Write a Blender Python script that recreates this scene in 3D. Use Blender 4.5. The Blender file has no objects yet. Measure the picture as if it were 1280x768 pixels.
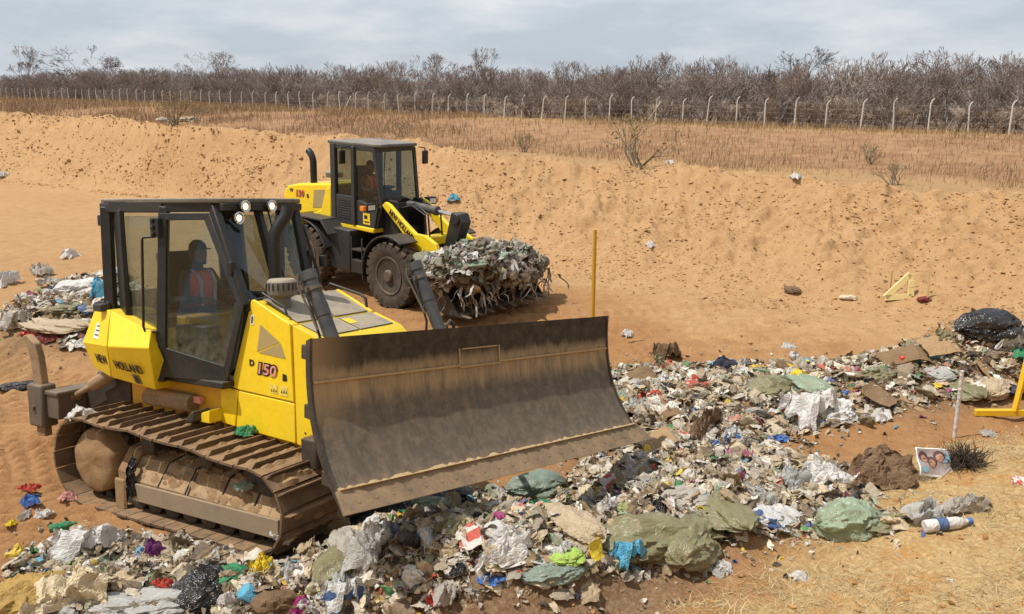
import bpy, math, random
import numpy as np
from mathutils import Vector, Matrix

random.seed(7)
rng = np.random.default_rng(11)
SC = bpy.context.scene
COL = SC.collection
R = math.radians
PI = math.pi

# ------------------------------------------------------------------ helpers
def tag(o, label=None, cat=None, group=None, kind=None):
    if label: o['label'] = label
    if cat: o['category'] = cat
    if group: o['group'] = group
    if kind: o['kind'] = kind
    return o

def empty(name, mat=None, loc=None):
    o = bpy.data.objects.new(name, None)
    COL.objects.link(o)
    o.empty_display_size = 0.2
    if mat is not None: o.matrix_world = mat
    if loc is not None: o.location = loc
    return o

class MB:
    def __init__(self):
        self.v, self.f, self.m = [], [], []
    def add(self, vs, fs, mi=0, M=None):
        b = len(self.v)
        if M is not None: vs = [M @ Vector(p) for p in vs]
        self.v += [tuple(p) for p in vs]
        self.f += [tuple(i + b for i in f) for f in fs]
        self.m += [mi] * len(fs)
        return self
    def box(self, c, s, mi=0, M=None, rot=None):
        x, y, z = s[0] / 2, s[1] / 2, s[2] / 2
        vs = [Vector((a * x, b * y, d * z)) for a in (-1, 1) for b in (-1, 1) for d in (-1, 1)]
        if rot is not None: vs = [rot @ p for p in vs]
        vs = [p + Vector(c) for p in vs]
        return self.add(vs, [(0, 1, 3, 2), (4, 6, 7, 5), (0, 4, 5, 1), (2, 3, 7, 6), (0, 2, 6, 4), (1, 5, 7, 3)], mi, M)
    def bb(self, lo, hi, mi=0, M=None):
        c = [(a + b) / 2 for a, b in zip(lo, hi)]
        return self.box(c, [b - a for a, b in zip(lo, hi)], mi, M)
    def prism(self, poly, axis, lo, hi, mi=0, M=None):
        """poly in the plane of the two other axes (in x,y,z order), extruded along axis"""
        n = len(poly); vs = []
        for h in (lo, hi):
            for a, b in poly:
                p = [a, b]; p.insert(axis, h); vs.append(p)
        fs = [tuple(range(n))[::-1], tuple(range(n, 2 * n))]
        fs += [(i, (i + 1) % n, n + (i + 1) % n, n + i) for i in range(n)]
        return self.add(vs, fs, mi, M)
    def loft(self, A, B, mi=0, M=None):
        n = len(A)
        fs = [tuple(range(n))[::-1], tuple(range(n, 2 * n))]
        fs += [(i, (i + 1) % n, n + (i + 1) % n, n + i) for i in range(n)]
        return self.add(list(A) + list(B), fs, mi, M)
    def slab(self, pts, thick, mi=0, M=None):
        """planar polygon given thickness along its normal (centred)"""
        P = [Vector(p) for p in pts]
        n = Vector((0, 0, 0))
        for i in range(len(P)):
            n += P[i].cross(P[(i + 1) % len(P)])
        n.normalize()
        return self.loft([p - n * thick / 2 for p in P], [p + n * thick / 2 for p in P], mi, M)
    def tube(self, pts, r, n=10, mi=0, M=None, caps=True, flat=None):
        P = [Vector(p) for p in pts]; k = len(P)
        rr = r if isinstance(r, (list, tuple)) else [r] * k
        vs, fs = [], []
        up = None
        for i in range(k):
            t = (P[min(i + 1, k - 1)] - P[max(i - 1, 0)]).normalized()
            if up is None:
                up = Vector((0, 0, 1)) if abs(t.z) < .9 else Vector((1, 0, 0))
            a = t.cross(up)
            if a.length < 1e-5: a = t.cross(Vector((0, 1, 0)))
            a.normalize(); b = a.cross(t).normalized(); up = b
            for j in range(n):
                w = 2 * PI * (j + .5) / n
                vs.append(P[i] + a * math.cos(w) * rr[i] + b * math.sin(w) * rr[i] * (flat or 1))
        for i in range(k - 1):
            for j in range(n):
                q = (j + 1) % n
                fs.append((i * n + j, i * n + q, (i + 1) * n + q, (i + 1) * n + j))
        if caps:
            fs.append(tuple(range(n))[::-1]); fs.append(tuple(range((k - 1) * n, k * n)))
        return self.add(vs, fs, mi, M)
    def bar(self, a, b, w, h, mi=0, M=None):
        """rectangular bar from a to b, w = horizontal width, h = other width"""
        a, b = Vector(a), Vector(b); t = (b - a).normalized()
        s = t.cross(Vector((0, 0, 1)))
        if s.length < 1e-3: s = Vector((0, 1, 0))
        s.normalize(); u = s.cross(t).normalized()
        q = lambda p: [p - s * w / 2 - u * h / 2, p + s * w / 2 - u * h / 2, p + s * w / 2 + u * h / 2, p - s * w / 2 + u * h / 2]
        return self.loft(q(a), q(b), mi, M)
    def lathe(self, prof, org, axis='z', n=28, mi=0, M=None):
        """prof = (radius, height) pairs"""
        vs, fs = [], []
        for r, h in prof:
            for j in range(n):
                w = 2 * PI * j / n; c, s = r * math.cos(w), r * math.sin(w)
                p = {'z': (c, s, h), 'y': (c, h, s), 'x': (h, c, s)}[axis]
                vs.append([p[i] + org[i] for i in range(3)])
        for i in range(len(prof) - 1):
            for j in range(n):
                q = (j + 1) % n
                fs.append((i * n + j, i * n + q, (i + 1) * n + q, (i + 1) * n + j))
        fs.append(tuple(range(n))[::-1]); fs.append(tuple(range((len(prof) - 1) * n, len(prof) * n)))
        return self.add(vs, fs, mi, M)
    def build(self, name, mats, parent=None, bevel=0, sharp=35, smooth=True, seg=2):
        me = bpy.data.meshes.new(name)
        me.from_pydata(self.v, [], self.f)
        if not isinstance(mats, (list, tuple)): mats = [mats]
        for m in mats: me.materials.append(m)
        me.polygons.foreach_set('material_index', self.m)
        me.update()
        import bmesh
        bm = bmesh.new(); bm.from_mesh(me)
        bmesh.ops.recalc_face_normals(bm, faces=bm.faces)
        bm.to_mesh(me); bm.free()
        if smooth:
            me.shade_smooth(); me.set_sharp_from_angle(angle=R(sharp))
        o = bpy.data.objects.new(name, me); COL.objects.link(o)
        if parent is not None: o.parent = parent
        if bevel:
            b = o.modifiers.new('edge', 'BEVEL'); b.width = bevel; b.segments = seg
            b.limit_method = 'ANGLE'; b.angle_limit = R(38); b.harden_normals = False
        return o

def np_mesh(name, verts, faces, mats, parent=None, smooth=False, midx=None, cols=None):
    """fast mesh: verts (n,3), faces (m,k) of one size"""
    me = bpy.data.meshes.new(name)
    verts = np.ascontiguousarray(verts, np.float32); faces = np.ascontiguousarray(faces, np.int32)
    m, k = faces.shape
    me.vertices.add(len(verts)); me.vertices.foreach_set('co', verts.ravel())
    me.loops.add(m * k); me.loops.foreach_set('vertex_index', faces.ravel())
    me.polygons.add(m)
    me.polygons.foreach_set('loop_start', np.arange(0, m * k, k, dtype=np.int32))
    me.polygons.foreach_set('loop_total', np.full(m, k, np.int32))
    if not isinstance(mats, (list, tuple)): mats = [mats]
    for q in mats: me.materials.append(q)
    if midx is not None: me.polygons.foreach_set('material_index', np.ascontiguousarray(midx, np.int32))
    me.polygons.foreach_set('use_smooth', np.full(m, smooth, bool))
    me.update(calc_edges=True)
    if cols is not None:                              # per vertex own colour
        a = me.color_attributes.new('own', 'FLOAT_COLOR', 'POINT')
        c = np.ones((len(verts), 4), np.float32); c[:, :3] = cols
        a.data.foreach_set('color', c.ravel())
    o = bpy.data.objects.new(name, me); COL.objects.link(o)
    if parent is not None: o.parent = parent
    return o

# numpy value noise -------------------------------------------------------
def _h(ix, iy, s):
    n = (ix.astype(np.int64) * 374761393 + iy.astype(np.int64) * 668265263 + s * 974711) & 0x7fffffff
    n = ((n ^ (n >> 13)) * 1274126177) & 0x7fffffff
    n = n ^ (n >> 16)
    return (n & 0xffff) / 65535.0
def vn(x, y, s=0):
    s = int(s)
    x = np.asarray(x, float); y = np.asarray(y, float)
    ix, iy = np.floor(x), np.floor(y); fx, fy = x - ix, y - iy
    fx = fx * fx * (3 - 2 * fx); fy = fy * fy * (3 - 2 * fy)
    a, b, c, d = _h(ix, iy, s), _h(ix + 1, iy, s), _h(ix, iy + 1, s), _h(ix + 1, iy + 1, s)
    return (a + (b - a) * fx) * (1 - fy) + (c + (d - c) * fx) * fy - .5
def fbm(x, y, o=4, s=0):
    t = 0; a = 1.0
    for i in range(o):
        t = t + a * vn(x * 2 ** i + 17.3 * i, y * 2 ** i - 9.1 * i, s + i); a *= .5
    return t
def sstep(a, b, x):
    t = np.clip((x - a) / (b - a), 0, 1); return t * t * (3 - 2 * t)

# ------------------------------------------------------------------ camera
F_PX, HOR, CAMH = 1042.9, 100.894, 4.57
PITCH = math.atan((384 - HOR) / F_PX)
cd = bpy.data.cameras.new('camera'); cam = bpy.data.objects.new('camera', cd); COL.objects.link(cam)
cam.location = (0, 0, CAMH); cam.rotation_euler = (PI / 2 - PITCH, 0, 0)
cd.sensor_width = 36; cd.lens = F_PX / 1280 * 36; cd.clip_start = .05; cd.clip_end = 6000
SC.camera = cam

def ray(u, v):
    d = np.array([0, math.cos(PITCH), -math.sin(PITCH)]) + np.array([1., 0, 0]) * (u - 640) / F_PX \
        - np.array([0, math.sin(PITCH), math.cos(PITCH)]) * (v - 384) / F_PX
    return d

# ------------------------------------------------------------------ materials
def new_mat(name):
    m = bpy.data.materials.new(name); m.use_nodes = True
    nt = m.node_tree; nt.nodes.clear()
    return m, nt
class NT:
    """tiny node helper"""
    def __init__(self, name):
        self.m, self.t = new_mat(name)
        self.out = self.n('ShaderNodeOutputMaterial')
        self.tc = self.n('ShaderNodeTexCoord')
    def n(self, typ, **kw):
        x = self.t.nodes.new(typ)
        for k, v in kw.items(): setattr(x, k, v)
        return x
    def l(self, a, b): self.t.links.new(a, b)
    def noise(self, scale, detail=4, rough=.6, vec=None, stretch=None):
        x = self.n('ShaderNodeTexNoise'); x.inputs['Scale'].default_value = scale
        x.inputs['Detail'].default_value = detail; x.inputs['Roughness'].default_value = rough
        v = vec or self.tc.outputs['Object']
        if stretch:
            mp = self.n('ShaderNodeMapping'); mp.inputs['Scale'].default_value = stretch
            self.l(v, mp.inputs['Vector']); v = mp.outputs['Vector']
        self.l(v, x.inputs['Vector'])
        return x.outputs['Fac']
    def ramp(self, fac, stops):
        x = self.n('ShaderNodeValToRGB'); cr = x.color_ramp
        while len(cr.elements) > len(stops): cr.elements.remove(cr.elements[-1])
        while len(cr.elements) < len(stops): cr.elements.new(.5)
        for e, (p, c) in zip(cr.elements, stops):
            e.position = p; e.color = (c, c, c, 1) if isinstance(c, (int, float)) else (*c, 1)
        self.l(fac, x.inputs['Fac']); return x.outputs['Color']
    def mix(self, fac, a, b, mode='MIX'):
        x = self.n('ShaderNodeMix', data_type='RGBA', blend_type=mode)
        for s, v in ((x.inputs[0], fac), (x.inputs[6], a), (x.inputs[7], b)):
            if hasattr(v, 'is_linked') or hasattr(v, 'links'): self.l(v, s)
            elif isinstance(v, (int, float)): s.default_value = v if s.type == 'VALUE' else (v, v, v, 1)
            else: s.default_value = (*v, 1)
        return x.outputs[2]
    def math(self, op, a, b=0.0, clamp=False):
        x = self.n('ShaderNodeMath', operation=op, use_clamp=clamp)
        for s, v in ((x.inputs[0], a), (x.inputs[1], b)):
            if hasattr(v, 'links'): self.l(v, s)
            else: s.default_value = v
        return x.outputs[0]
    def bump(self, h, strength=.3, dist=.01):
        x = self.n('ShaderNodeBump'); x.inputs['Strength'].default_value = strength; x.inputs['Distance'].default_value = dist
        self.l(h, x.inputs['Height']); return x.outputs['Normal']
    def pbr(self, col, rough=.6, metal=0, normal=None, spec=.4, sheen=0, trans=0, sss=0):
        p = self.n('ShaderNodeBsdfPrincipled')
        for k, v in (('Base Color', col), ('Roughness', rough), ('Metallic', metal)):
            if hasattr(v, 'links'): self.l(v, p.inputs[k])
            elif isinstance(v, (int, float)): p.inputs[k].default_value = v
            else: p.inputs[k].default_value = (*v, 1)
        p.inputs['Specular IOR Level'].default_value = spec
        if normal is not None: self.l(normal, p.inputs['Normal'])
        self.l(p.outputs[0], self.out.inputs['Surface'])
        self.p = p
        return self.m
def sep_z(t, vec): 
    x = t.n('ShaderNodeSeparateXYZ'); t.l(vec, x.inputs[0]); return x

DUST = (.34, .22, .12)
def paint(name, col, rough=.4, dust=.35, dustcol=DUST, scale=2.2, metal=0, bump=0, spec=.4, top=.35, lo=.42, hi=.75):
    """painted or bare surface with dust lying on it: patches of it, more on faces that look up"""
    t = NT(name)
    n1 = t.noise(scale, 6, .65); n2 = t.noise(scale * 9, 5, .7)
    f = t.math('ADD', t.math('MULTIPLY', n1, .65), t.math('MULTIPLY', n2, .35))
    f = t.ramp(f, [(lo, 0), (hi, 1)])
    geo = t.n('ShaderNodeNewGeometry'); s = sep_z(t, geo.outputs['Normal'])
    upz = t.ramp(s.outputs['Z'], [(.55, 0), (.97, 1)])
    f2 = t.math('ADD', t.math('MULTIPLY', f, dust), t.math('MULTIPLY', upz, t.math('MULTIPLY', t.math('ADD', f, .35), top)), True)
    var = t.mix(t.ramp(n2, [(.3, 0), (.7, 1)]), tuple(c * .9 for c in col), tuple(min(1, c * 1.06) for c in col))
    c = t.mix(f2, var, dustcol)
    r = t.math('ADD', t.math('MULTIPLY', f2, .85 - rough), rough, True)
    nrm = t.bump(n2, bump, .01) if bump else None
    return t.pbr(c, r, metal, nrm, spec)

def plain(name, col, rough=.6, metal=0, spec=.4, emit=None):
    t = NT(name); n = t.noise(25, 3)
    c = t.mix(t.ramp(n, [(.35, 0), (.65, 1)]), tuple(x * .88 for x in col), tuple(min(1, x * 1.08) for x in col))
    m = t.pbr(c, rough, metal, None, spec)
    if emit:
        t.p.inputs['Emission Color'].default_value = (*emit[0], 1); t.p.inputs['Emission Strength'].default_value = emit[1]
    return m

def glass(name, tint=(.55, .62, .58), dirt=.3, dirtcol=(.30, .26, .17), lowz=None):
    """tinted pane: see-through, mirror-like at grazing angles, with a film of dust"""
    t = NT(name)
    tr = t.n('ShaderNodeBsdfTransparent'); tr.inputs[0].default_value = (*tint, 1)
    gl = t.n('ShaderNodeBsdfGlossy'); gl.inputs['Roughness'].default_value = .04; gl.inputs[0].default_value = (.9, .95, 1, 1)
    df = t.n('ShaderNodeBsdfDiffuse'); df.inputs[0].default_value = (*dirtcol, 1)
    fr = t.n('ShaderNodeLayerWeight'); fr.inputs[0].default_value = .5
    fr = t.math('ADD', t.math('MULTIPLY', t.math('POWER', fr.outputs['Facing'], 4), .5), .045)
    m1 = t.n('ShaderNodeMixShader'); t.l(fr, m1.inputs[0]); t.l(tr.outputs[0], m1.inputs[1]); t.l(gl.outputs[0], m1.inputs[2])
    n = t.noise(4, 6, .7); n2 = t.noise(14, 4, .7)
    f = t.ramp(t.math('ADD', t.math('MULTIPLY', n, .6), t.math('MULTIPLY', n2, .4)), [(.35, .15), (.72, 1)])
    f = t.math('MULTIPLY', f, dirt)
    if lowz is not None:          # caked dust along the foot of the pane
        s = sep_z(t, t.tc.outputs['Object'])
        g = t.n('ShaderNodeMapRange'); g.inputs[1].default_value = lowz[1]; g.inputs[2].default_value = lowz[0]
        t.l(s.outputs['Z'], g.inputs[0])
        f = t.math('ADD', f, t.math('MULTIPLY', t.math('MULTIPLY', g.outputs[0], lowz[2]), t.ramp(n2, [(.3, 0), (.65, 1)])), True)
    m2 = t.n('ShaderNodeMixShader'); t.l(f, m2.inputs[0]); t.l(m1.outputs[0], m2.inputs[1]); t.l(df.outputs[0], m2.inputs[2])
    t.l(m2.outputs[0], t.out.inputs['Surface'])
    return t.m

M = {}
M['yellow'] = paint('yellow_paint', (.88, .625, .018), .4, .26, scale=1.6, top=.35, lo=.47, hi=.85)
M['yellow_loader'] = paint('yellow_paint_clean', (.89, .635, .02), .35, .08, scale=1.5, top=.12, lo=.5, hi=.9)
M['yellow_dirty'] = paint('yellow_paint_dirty', (.70, .38, .015), .5, .5, scale=3, top=.6, lo=.4, hi=.75)
M['black'] = paint('black_cab_paint', (.018, .019, .02), .45, .22, dustcol=(.16, .12, .08), scale=3, top=.5, bump=.05)
M['black_gloss'] = paint('black_plastic', (.016, .016, .017), .4, .1, dustcol=(.12, .09, .06), scale=3, top=.25)
M['grey_dark'] = paint('charcoal_panel', (.035, .036, .038), .5, .2, dustcol=(.16, .12, .08), scale=2, top=.4)
M['roof'] = paint('dusty_roof', (.05, .05, .05), .6, .6, dustcol=(.34, .29, .22), scale=2, top=.9, lo=.3, hi=.6)
M['plate'] = paint('grey_tread_plate', (.10, .10, .10), .6, .5, dustcol=(.36, .30, .22), scale=5, top=.8, lo=.3, hi=.7, bump=.1)
M['steel'] = paint('worn_steel', (.11, .10, .09), .5, .55, dustcol=(.27, .19, .12), scale=4, metal=.3, top=.55, bump=.15, lo=.35, hi=.7)
M['shoe'] = paint('track_shoe_steel', (.085, .062, .046), .6, .62, dustcol=(.32, .20, .11), scale=6, metal=.2, top=.75, bump=.3, lo=.35, hi=.68)
M['mud'] = paint('dried_mud', (.25, .155, .082), .95, .7, dustcol=(.40, .27, .15), scale=5, top=.3, bump=.9, lo=.35, hi=.7, spec=.1)
M['mudsteel'] = paint('muddy_steel', (.13, .09, .06), .85, .8, dustcol=(.40, .27, .15), scale=4, top=.9, bump=.5, lo=.3, hi=.62)
M['plank'] = paint('dusty_guard_plate', (.22, .17, .12), .75, .7, dustcol=(.36, .26, .16), scale=5, top=.6, bump=.25, lo=.3, hi=.7)
M['iron'] = paint('dark_iron', (.045, .04, .036), .55, .45, dustcol=(.22, .15, .09), scale=5, metal=.3, top=.5, bump=.2)
M['rubber'] = paint('dusty_tyre_rubber', (.028, .027, .026), .8, .6, dustcol=(.20, .145, .095), scale=4, top=.55, bump=.2, lo=.3, hi=.75, spec=.2)
M['rim'] = paint('grey_wheel_rim', (.09, .075, .065), .6, .4, dustcol=(.24, .17, .115), scale=4, top=.7)
M['chrome'] = plain('chromed_rod', (.75, .74, .72), .18, 1)
M['hose'] = plain('rubber_hose', (.03, .03, .032), .55)
M['cyl'] = paint('cylinder_barrel', (.055, .058, .062), .45, .4, dustcol=(.24, .20, .15), scale=6, top=.4)
M['lamp'] = plain('lit_work_lamp', (1, .95, .85), .3, emit=((1, .84, .56), 1.7))
M['lens'] = plain('lamp_lens', (.7, .7, .68), .2)
M['orange_lens'] = plain('amber_lens', (.9, .25, .03), .3)
M['ink'] = plain('dark_lettering', (.03, .018, .012), .5)
M['ink_red'] = plain('red_lettering', (.62, .12, .10), .45)
M['ink_pink'] = plain('faded_red_lettering', (.72, .30, .24), .5)
M['white'] = plain('white_paint', (.78, .77, .74), .5)
M['tanpanel'] = paint('mesh_grille_panel', (.40, .30, .12), .7, .5, dustcol=(.42, .32, .17), scale=8)
M['glass_dozer'] = glass('dusty_cab_glass', (.66, .74, .75), .06, (.27, .25, .18), (1.45, 2.15, .5))
M['glass_side'] = glass('very_dusty_cab_glass', (.55, .60, .55), .40, (.30, .28, .20))
M['glass_loader'] = glass('loader_cab_glass', (.50, .57, .56), .05, (.26, .24, .18))
M['seat'] = plain('seat_fabric', (.03, .032, .035), .9)
M['cloth_dark'] = plain('dark_work_clothes', (.055, .06, .062), .9)
M['skin'] = plain('skin', (.20, .10, .065), .6)
M['vest'] = plain('orange_red_vest', (1.0, .15, .05), .7)
M['reflect'] = plain('reflective_strip', (.62, .63, .60), .35)
M['cap'] = plain('black_cap', (.02, .02, .022), .9)

def text_mesh(s, size, depth=.004, bold=.0, xs=1.0, shear=0):
    cu = bpy.data.curves.new('lettering', 'FONT'); cu.body = s; cu.size = size; cu.extrude = depth / 2
    cu.offset = bold; cu.align_x = 'CENTER'; cu.align_y = 'CENTER'; cu.shear = shear; cu.resolution_u = 3
    o = bpy.data.objects.new('lettering', cu); COL.objects.link(o)
    bpy.context.view_layer.update()
    me = bpy.data.meshes.new_from_object(o.evaluated_get(bpy.context.evaluated_depsgraph_get()))
    bpy.data.objects.remove(o)
    for v in me.vertices: v.co.x *= xs
    return me
def put_text(s, size, mat, parent, org, xdir, ydir, bold=0, xs=1., name='lettering', shear=0, depth=.004):
    me = text_mesh(s, size, depth, bold, xs, shear); me.materials.clear(); me.materials.append(mat)
    x = Vector(xdir).normalized(); y = Vector(ydir); y = (y - x * y.dot(x)).normalized(); z = x.cross(y)
    Mx = Matrix((x, y, z)).transposed().to_4x4(); Mx.translation = Vector(org)
    me.transform(Mx)
    me.name = name
    o = bpy.data.objects.new(name, me); COL.objects.link(o); o.parent = parent
    return o
# ------------------------------------------------------------------ machine poses (metres, local X = forward, Y = the far side, Z = up)
DOZ = Matrix(((0.861062, 0.508481, -0.004307, -2.8072), (-0.502423, 0.852048, 0.146921, 8.6088), (0.078377, -0.124344, 0.989139, 0.0413), (0, 0, 0, 1)))
LOA = Matrix(((0.749641, 0.66132, 0.026362, -2.9521), (-0.661571, 0.749882, 0.001085, 18.5305), (-0.019051, -0.018254, 0.999652, -0.0036), (0, 0, 0, 1)))

# ------------------------------------------------------------------ terrain height
CREST = np.array([(-.9, 60, 3.0), (-.539, 53.8, 2.9), (-.363, 36.73, 2.7), (-.211, 31.1, 2.55), (-.118, 29.9, 2.4), (-.021, 26.7, 2.2), (.075, 25.7, 2.1),
                  (.206, 25.3, 2.05), (.364, 22.9, 1.95), (.551, 22.6, 1.9), (.9, 24, 1.8)])
TOE = np.array([(-.9, 52), (-.548, 46.5), (-.454, 39.6), (-.30, 29.8), (-.2, 25.6), (-.078, 22.0), (.079, 19.8), (.252, 18.0), (.428, 17.9), (.568, 17.6), (.9, 18.5)])
BANK = np.array([(-16, 1.0), (-6, 3.0), (-1.6, 4.75), (-.4, 5.35), (.35, 5.72), (.95, 5.9), (1.5, 6.2), (2.1, 6.75), (2.7, 7.9), (3.2, 8.45), (4.6, 9.05), (6.4, 9.75), (10, 11.2), (20, 14)])
# waste mounds: x, y, half-length, half-width, turn (deg), height
MOUNDS = [(-.6, 6.55, 1.6, .85, -20, .62), (.8, 6.9, 1.4, .8, 20, .48), (-2.6, 6.25, 1.4, .7, -5, .22), (-4.2, 6.0, 1.4, .6, 10, .28),
          (2.1, 7.7, 1.0, 1.1, 10, .24), (1.9, 9.8, 1.3, 1.4, 0, .20), (3.2, 11.0, 2.0, 1.2, 15, .34), (5.3, 11.4, 1.6, 1.0, 20, .42), (7.3, 12.3, 1.3, 1.0, 10, .85),
          (6.6, 11.4, 1.0, .7, 20, .35), (-8.3, 14.6, 1.7, 1.1, 15, .45), (-7.2, 15.3, 1.2, .9, 15, .35), (2.9, 7.0, .8, .4, 10, .10), (-1.5, 8.3, .8, 1.1, 10, .15)]
FEN_A, FEN_B = np.array((35.0, 60.0)), np.array((-97.0, 165.0))
FEN_D = (FEN_B - FEN_A) / np.linalg.norm(FEN_B - FEN_A); FEN_N = np.array((-FEN_D[1], FEN_D[0])) * -1
if FEN_N[1] < 0: FEN_N = -FEN_N

def bank_d(x, y):
    """signed distance to the foot of the near bank, positive on the camera's side"""
    best = np.full(np.shape(x), 1e9); sg = np.ones(np.shape(x))
    for a, b in zip(BANK[:-1], BANK[1:]):
        d = b - a; L2 = d @ d
        t = np.clip(((x - a[0]) * d[0] + (y - a[1]) * d[1]) / L2, 0, 1)
        qx, qy = x - a[0] - t * d[0], y - a[1] - t * d[1]
        r = np.hypot(qx, qy); s = np.where(d[0] * (y - a[1]) - d[1] * (x - a[0]) < 0, 1., -1.)
        m = r < best
        best = np.where(m, r, best); sg = np.where(m, s, sg)
    return best * sg
_DI = np.array(DOZ.inverted())
def doz_local(x, y):
    z = .0413
    return _DI[0, 0] * x + _DI[0, 1] * y + _DI[0, 2] * z + _DI[0, 3], _DI[1, 0] * x + _DI[1, 1] * y + _DI[1, 2] * z + _DI[1, 3]
def mounds(x, y):
    t = 0
    for mx, my, a, b, an, h in MOUNDS:
        c, s = math.cos(R(an)), math.sin(R(an))
        u = ((x - mx) * c + (y - my) * s) / a; v = (-(x - mx) * s + (y - my) * c) / b
        t = t + h * np.exp(-(u * u + v * v) ** 1.15)
    return t
def height(x, y, fine=True):
    x = np.asarray(x, float); y = np.asarray(y, float)
    r = np.hypot(x, y); az = np.arctan2(x, np.maximum(y, .01))
    az = np.where(y < .01, np.sign(x) * 1.5, az)
    rt = np.interp(az, TOE[:, 0], TOE[:, 1]); rc = np.interp(az, CREST[:, 0], CREST[:, 1]); zc = np.interp(az, CREST[:, 0], CREST[:, 2])
    rt = rt + 1.2 * fbm(x * .25, y * .25, 3, 5); rc = rc + .5 * fbm(x * .2, y * .2, 2, 9)
    zc = zc + .10 * fbm(x * .3, y * .3, 3, 31)
    t = (r - rt) / (rc - rt)
    up = np.where(t < .15, np.maximum(t, 0) ** 2 / .3, np.where(t < .85, t - .075, .7750 + .225 * (1 - np.clip((1 - t) / .15, 0, 1) ** 2)))
    up = np.clip(up, 0, 1)
    s = (x - FEN_A[0]) * FEN_N[0] + (y - FEN_A[1]) * FEN_N[1]            # metres beyond the fence line
    back = -.25 + 1.1 * sstep(-23, -5, s + 1.5 * fbm(x * .1, y * .1, 3, 3)) + .004 * np.clip(s, 0, 400)
    w = sstep(rc + .4, rc + 5.5, r)
    z = zc * up * (1 - w) + back * w
    z = z + (.05 * fbm(x * .35, y * .35, 3, 1))
    inb = sstep(.05, .5, t) * (1 - sstep(1.0, 1.3, t))
    if fine:
        z = z + inb * (.26 * fbm(x * 1.0, y * 1.0, 5, 2) + .12 * fbm(x * 3.4, y * 3.4, 4, 14) + .16 * np.abs(fbm(x * 2.2, y * 2.2, 5, 8)) - .10 * np.abs(fbm(x * 1.3 - y * .3, y * .35, 3, 13)))
    if fine:
        cl_ = fbm(x * 1.5 + .4 * y, y * 1.5, 5, 51); c2 = fbm(x * 3.6, y * 3.6 + .5 * x, 4, 53)
        z = z + inb * (.05 * sstep(.05, .16, cl_) + .045 * sstep(.06, .13, c2) + .03 * sstep(.28, .36, cl_))
    # near ground
    d = bank_d(x, y)
    zb = .50 + .17 * d + .018 * np.clip(d, 0, 30) ** 2 + .10 * fbm(x * .8, y * .8, 3, 21)
    if fine: zb = zb + .05 * fbm(x * 4, y * 4, 4, 22)
    near = (r < 24)
    zf = z + .34 * sstep(-2.6, .2, d) * (near) * sstep(.6, 2.4, x + .25 * (y - 6))  # floor lifts towards the bank on the right
    zf = zf + mounds(x, y)
    z = np.where(near, zf, z)
    wb = sstep(-.25, .55, d)
    z = np.where(near & (d > -3), z * (1 - wb) + np.maximum(zb, z * .6) * wb, z)
    z = np.where(~near & (d > 0), np.minimum(np.maximum(zb, z), 4.), z)
    # under the tracks
    X, Y = doz_local(x, y)
    q = np.maximum(np.abs(X + .1) - 1.55, np.abs(Y) - 1.25)
    zp = np.maximum((.0413 - (x + 2.8072) * -.004307 - (y - 8.6088) * .146921) * 0 + .0413 + X * .0784 - Y * .1243 - .01, -.14)
    wp = 1 - sstep(0, .9, q)
    z = z * (1 - wp) + zp * wp
    if fine:
        g = (1 - sstep(20, 34, r))
        z = z + g * (.045 * fbm(x * 2.3, y * 2.3, 5, 41) + .030 * fbm(x * 8, y * 8, 3, 42))
        fl = (1 - sstep(-.1, .1, t)) * (1 - sstep(-.3, .4, d))
        z = z + fl * g * .085 * np.abs(fbm(x * .5, y * 2.6, 4, 45)) * sstep(-1, 2, np.hypot(x + 3, y - 8.5) - 2)
        k = (1 - sstep(2.0, 3.2, np.abs(x + 6.6))) * (1 - sstep(2.2, 3.6, np.abs(y - 9.2)))
        z = z + k * .065 * np.sin((y - .16 * x + .25 * vn(x * .9, y * .9, 79)) * 2 * PI / .21) * (vn(x * 1.2, y * 1.2, 80) + .65)
        # old track prints, left of and behind the dozer
        k = (1 - sstep(1.0, 2.2, np.abs(Y + .3))) * (1 - sstep(-2.0, -1.2, X)) * sstep(-9, -6, X)
        z = z + k * .020 * np.sin(X * 2 * PI / .2) * (vn(x * 1.5, y * 1.5, 77) + .6)
        for c_ in (-.93, .93):                                   # its own fresh track prints
            k = (1 - sstep(.33, .42, np.abs(Y - c_ - .05 * np.sin(X)))) * (1 - sstep(-2.1, -1.9, X)) * sstep(-10, -7, X)
            z = z + k * (-.03 + .038 * np.sin(X * 2 * PI / .21)) * (.8 + .5 * vn(x * 1.1, y * 1.1, 83))
        for y0, sl, cv in ((13.6, .10, .012), (15.7, .16, .012), (16.4, -.05, .02), (14.6, .22, -.01)):   # wheel ruts of the loader
            dy = y - (y0 + sl * x + cv * x * x)
            k = np.exp(-(dy / .24) ** 4) * sstep(-1.5, .5, x) * (1 - sstep(5.5, 8.5, x)) * (.55 + .7 * vn(x * .9, y * .9, 84))
            z = z + k * (-.045 + .022 * np.sin((x + .6 * np.abs(dy)) * 2 * PI / .26)) + .03 * np.exp(-((np.abs(dy) - .36) / .12) ** 2) * sstep(-1.5, .5, x) * (1 - sstep(5.5, 8.5, x))
        k = (1 - sstep(1.2, 3.0, np.abs(y - 13.2 - .1 * x))) * sstep(-1, 1, x) * (1 - sstep(5, 9, x))
        z = z + k * .05 * np.sin((x * .5 + y * 1.6) * 2 * PI / .5 + 2 * vn(x, y, 3)) * (vn(x * .8, y * .8, 78) + .6)
    return z
def hz(x, y): return float(height(np.array([x]), np.array([y]))[0])

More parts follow.
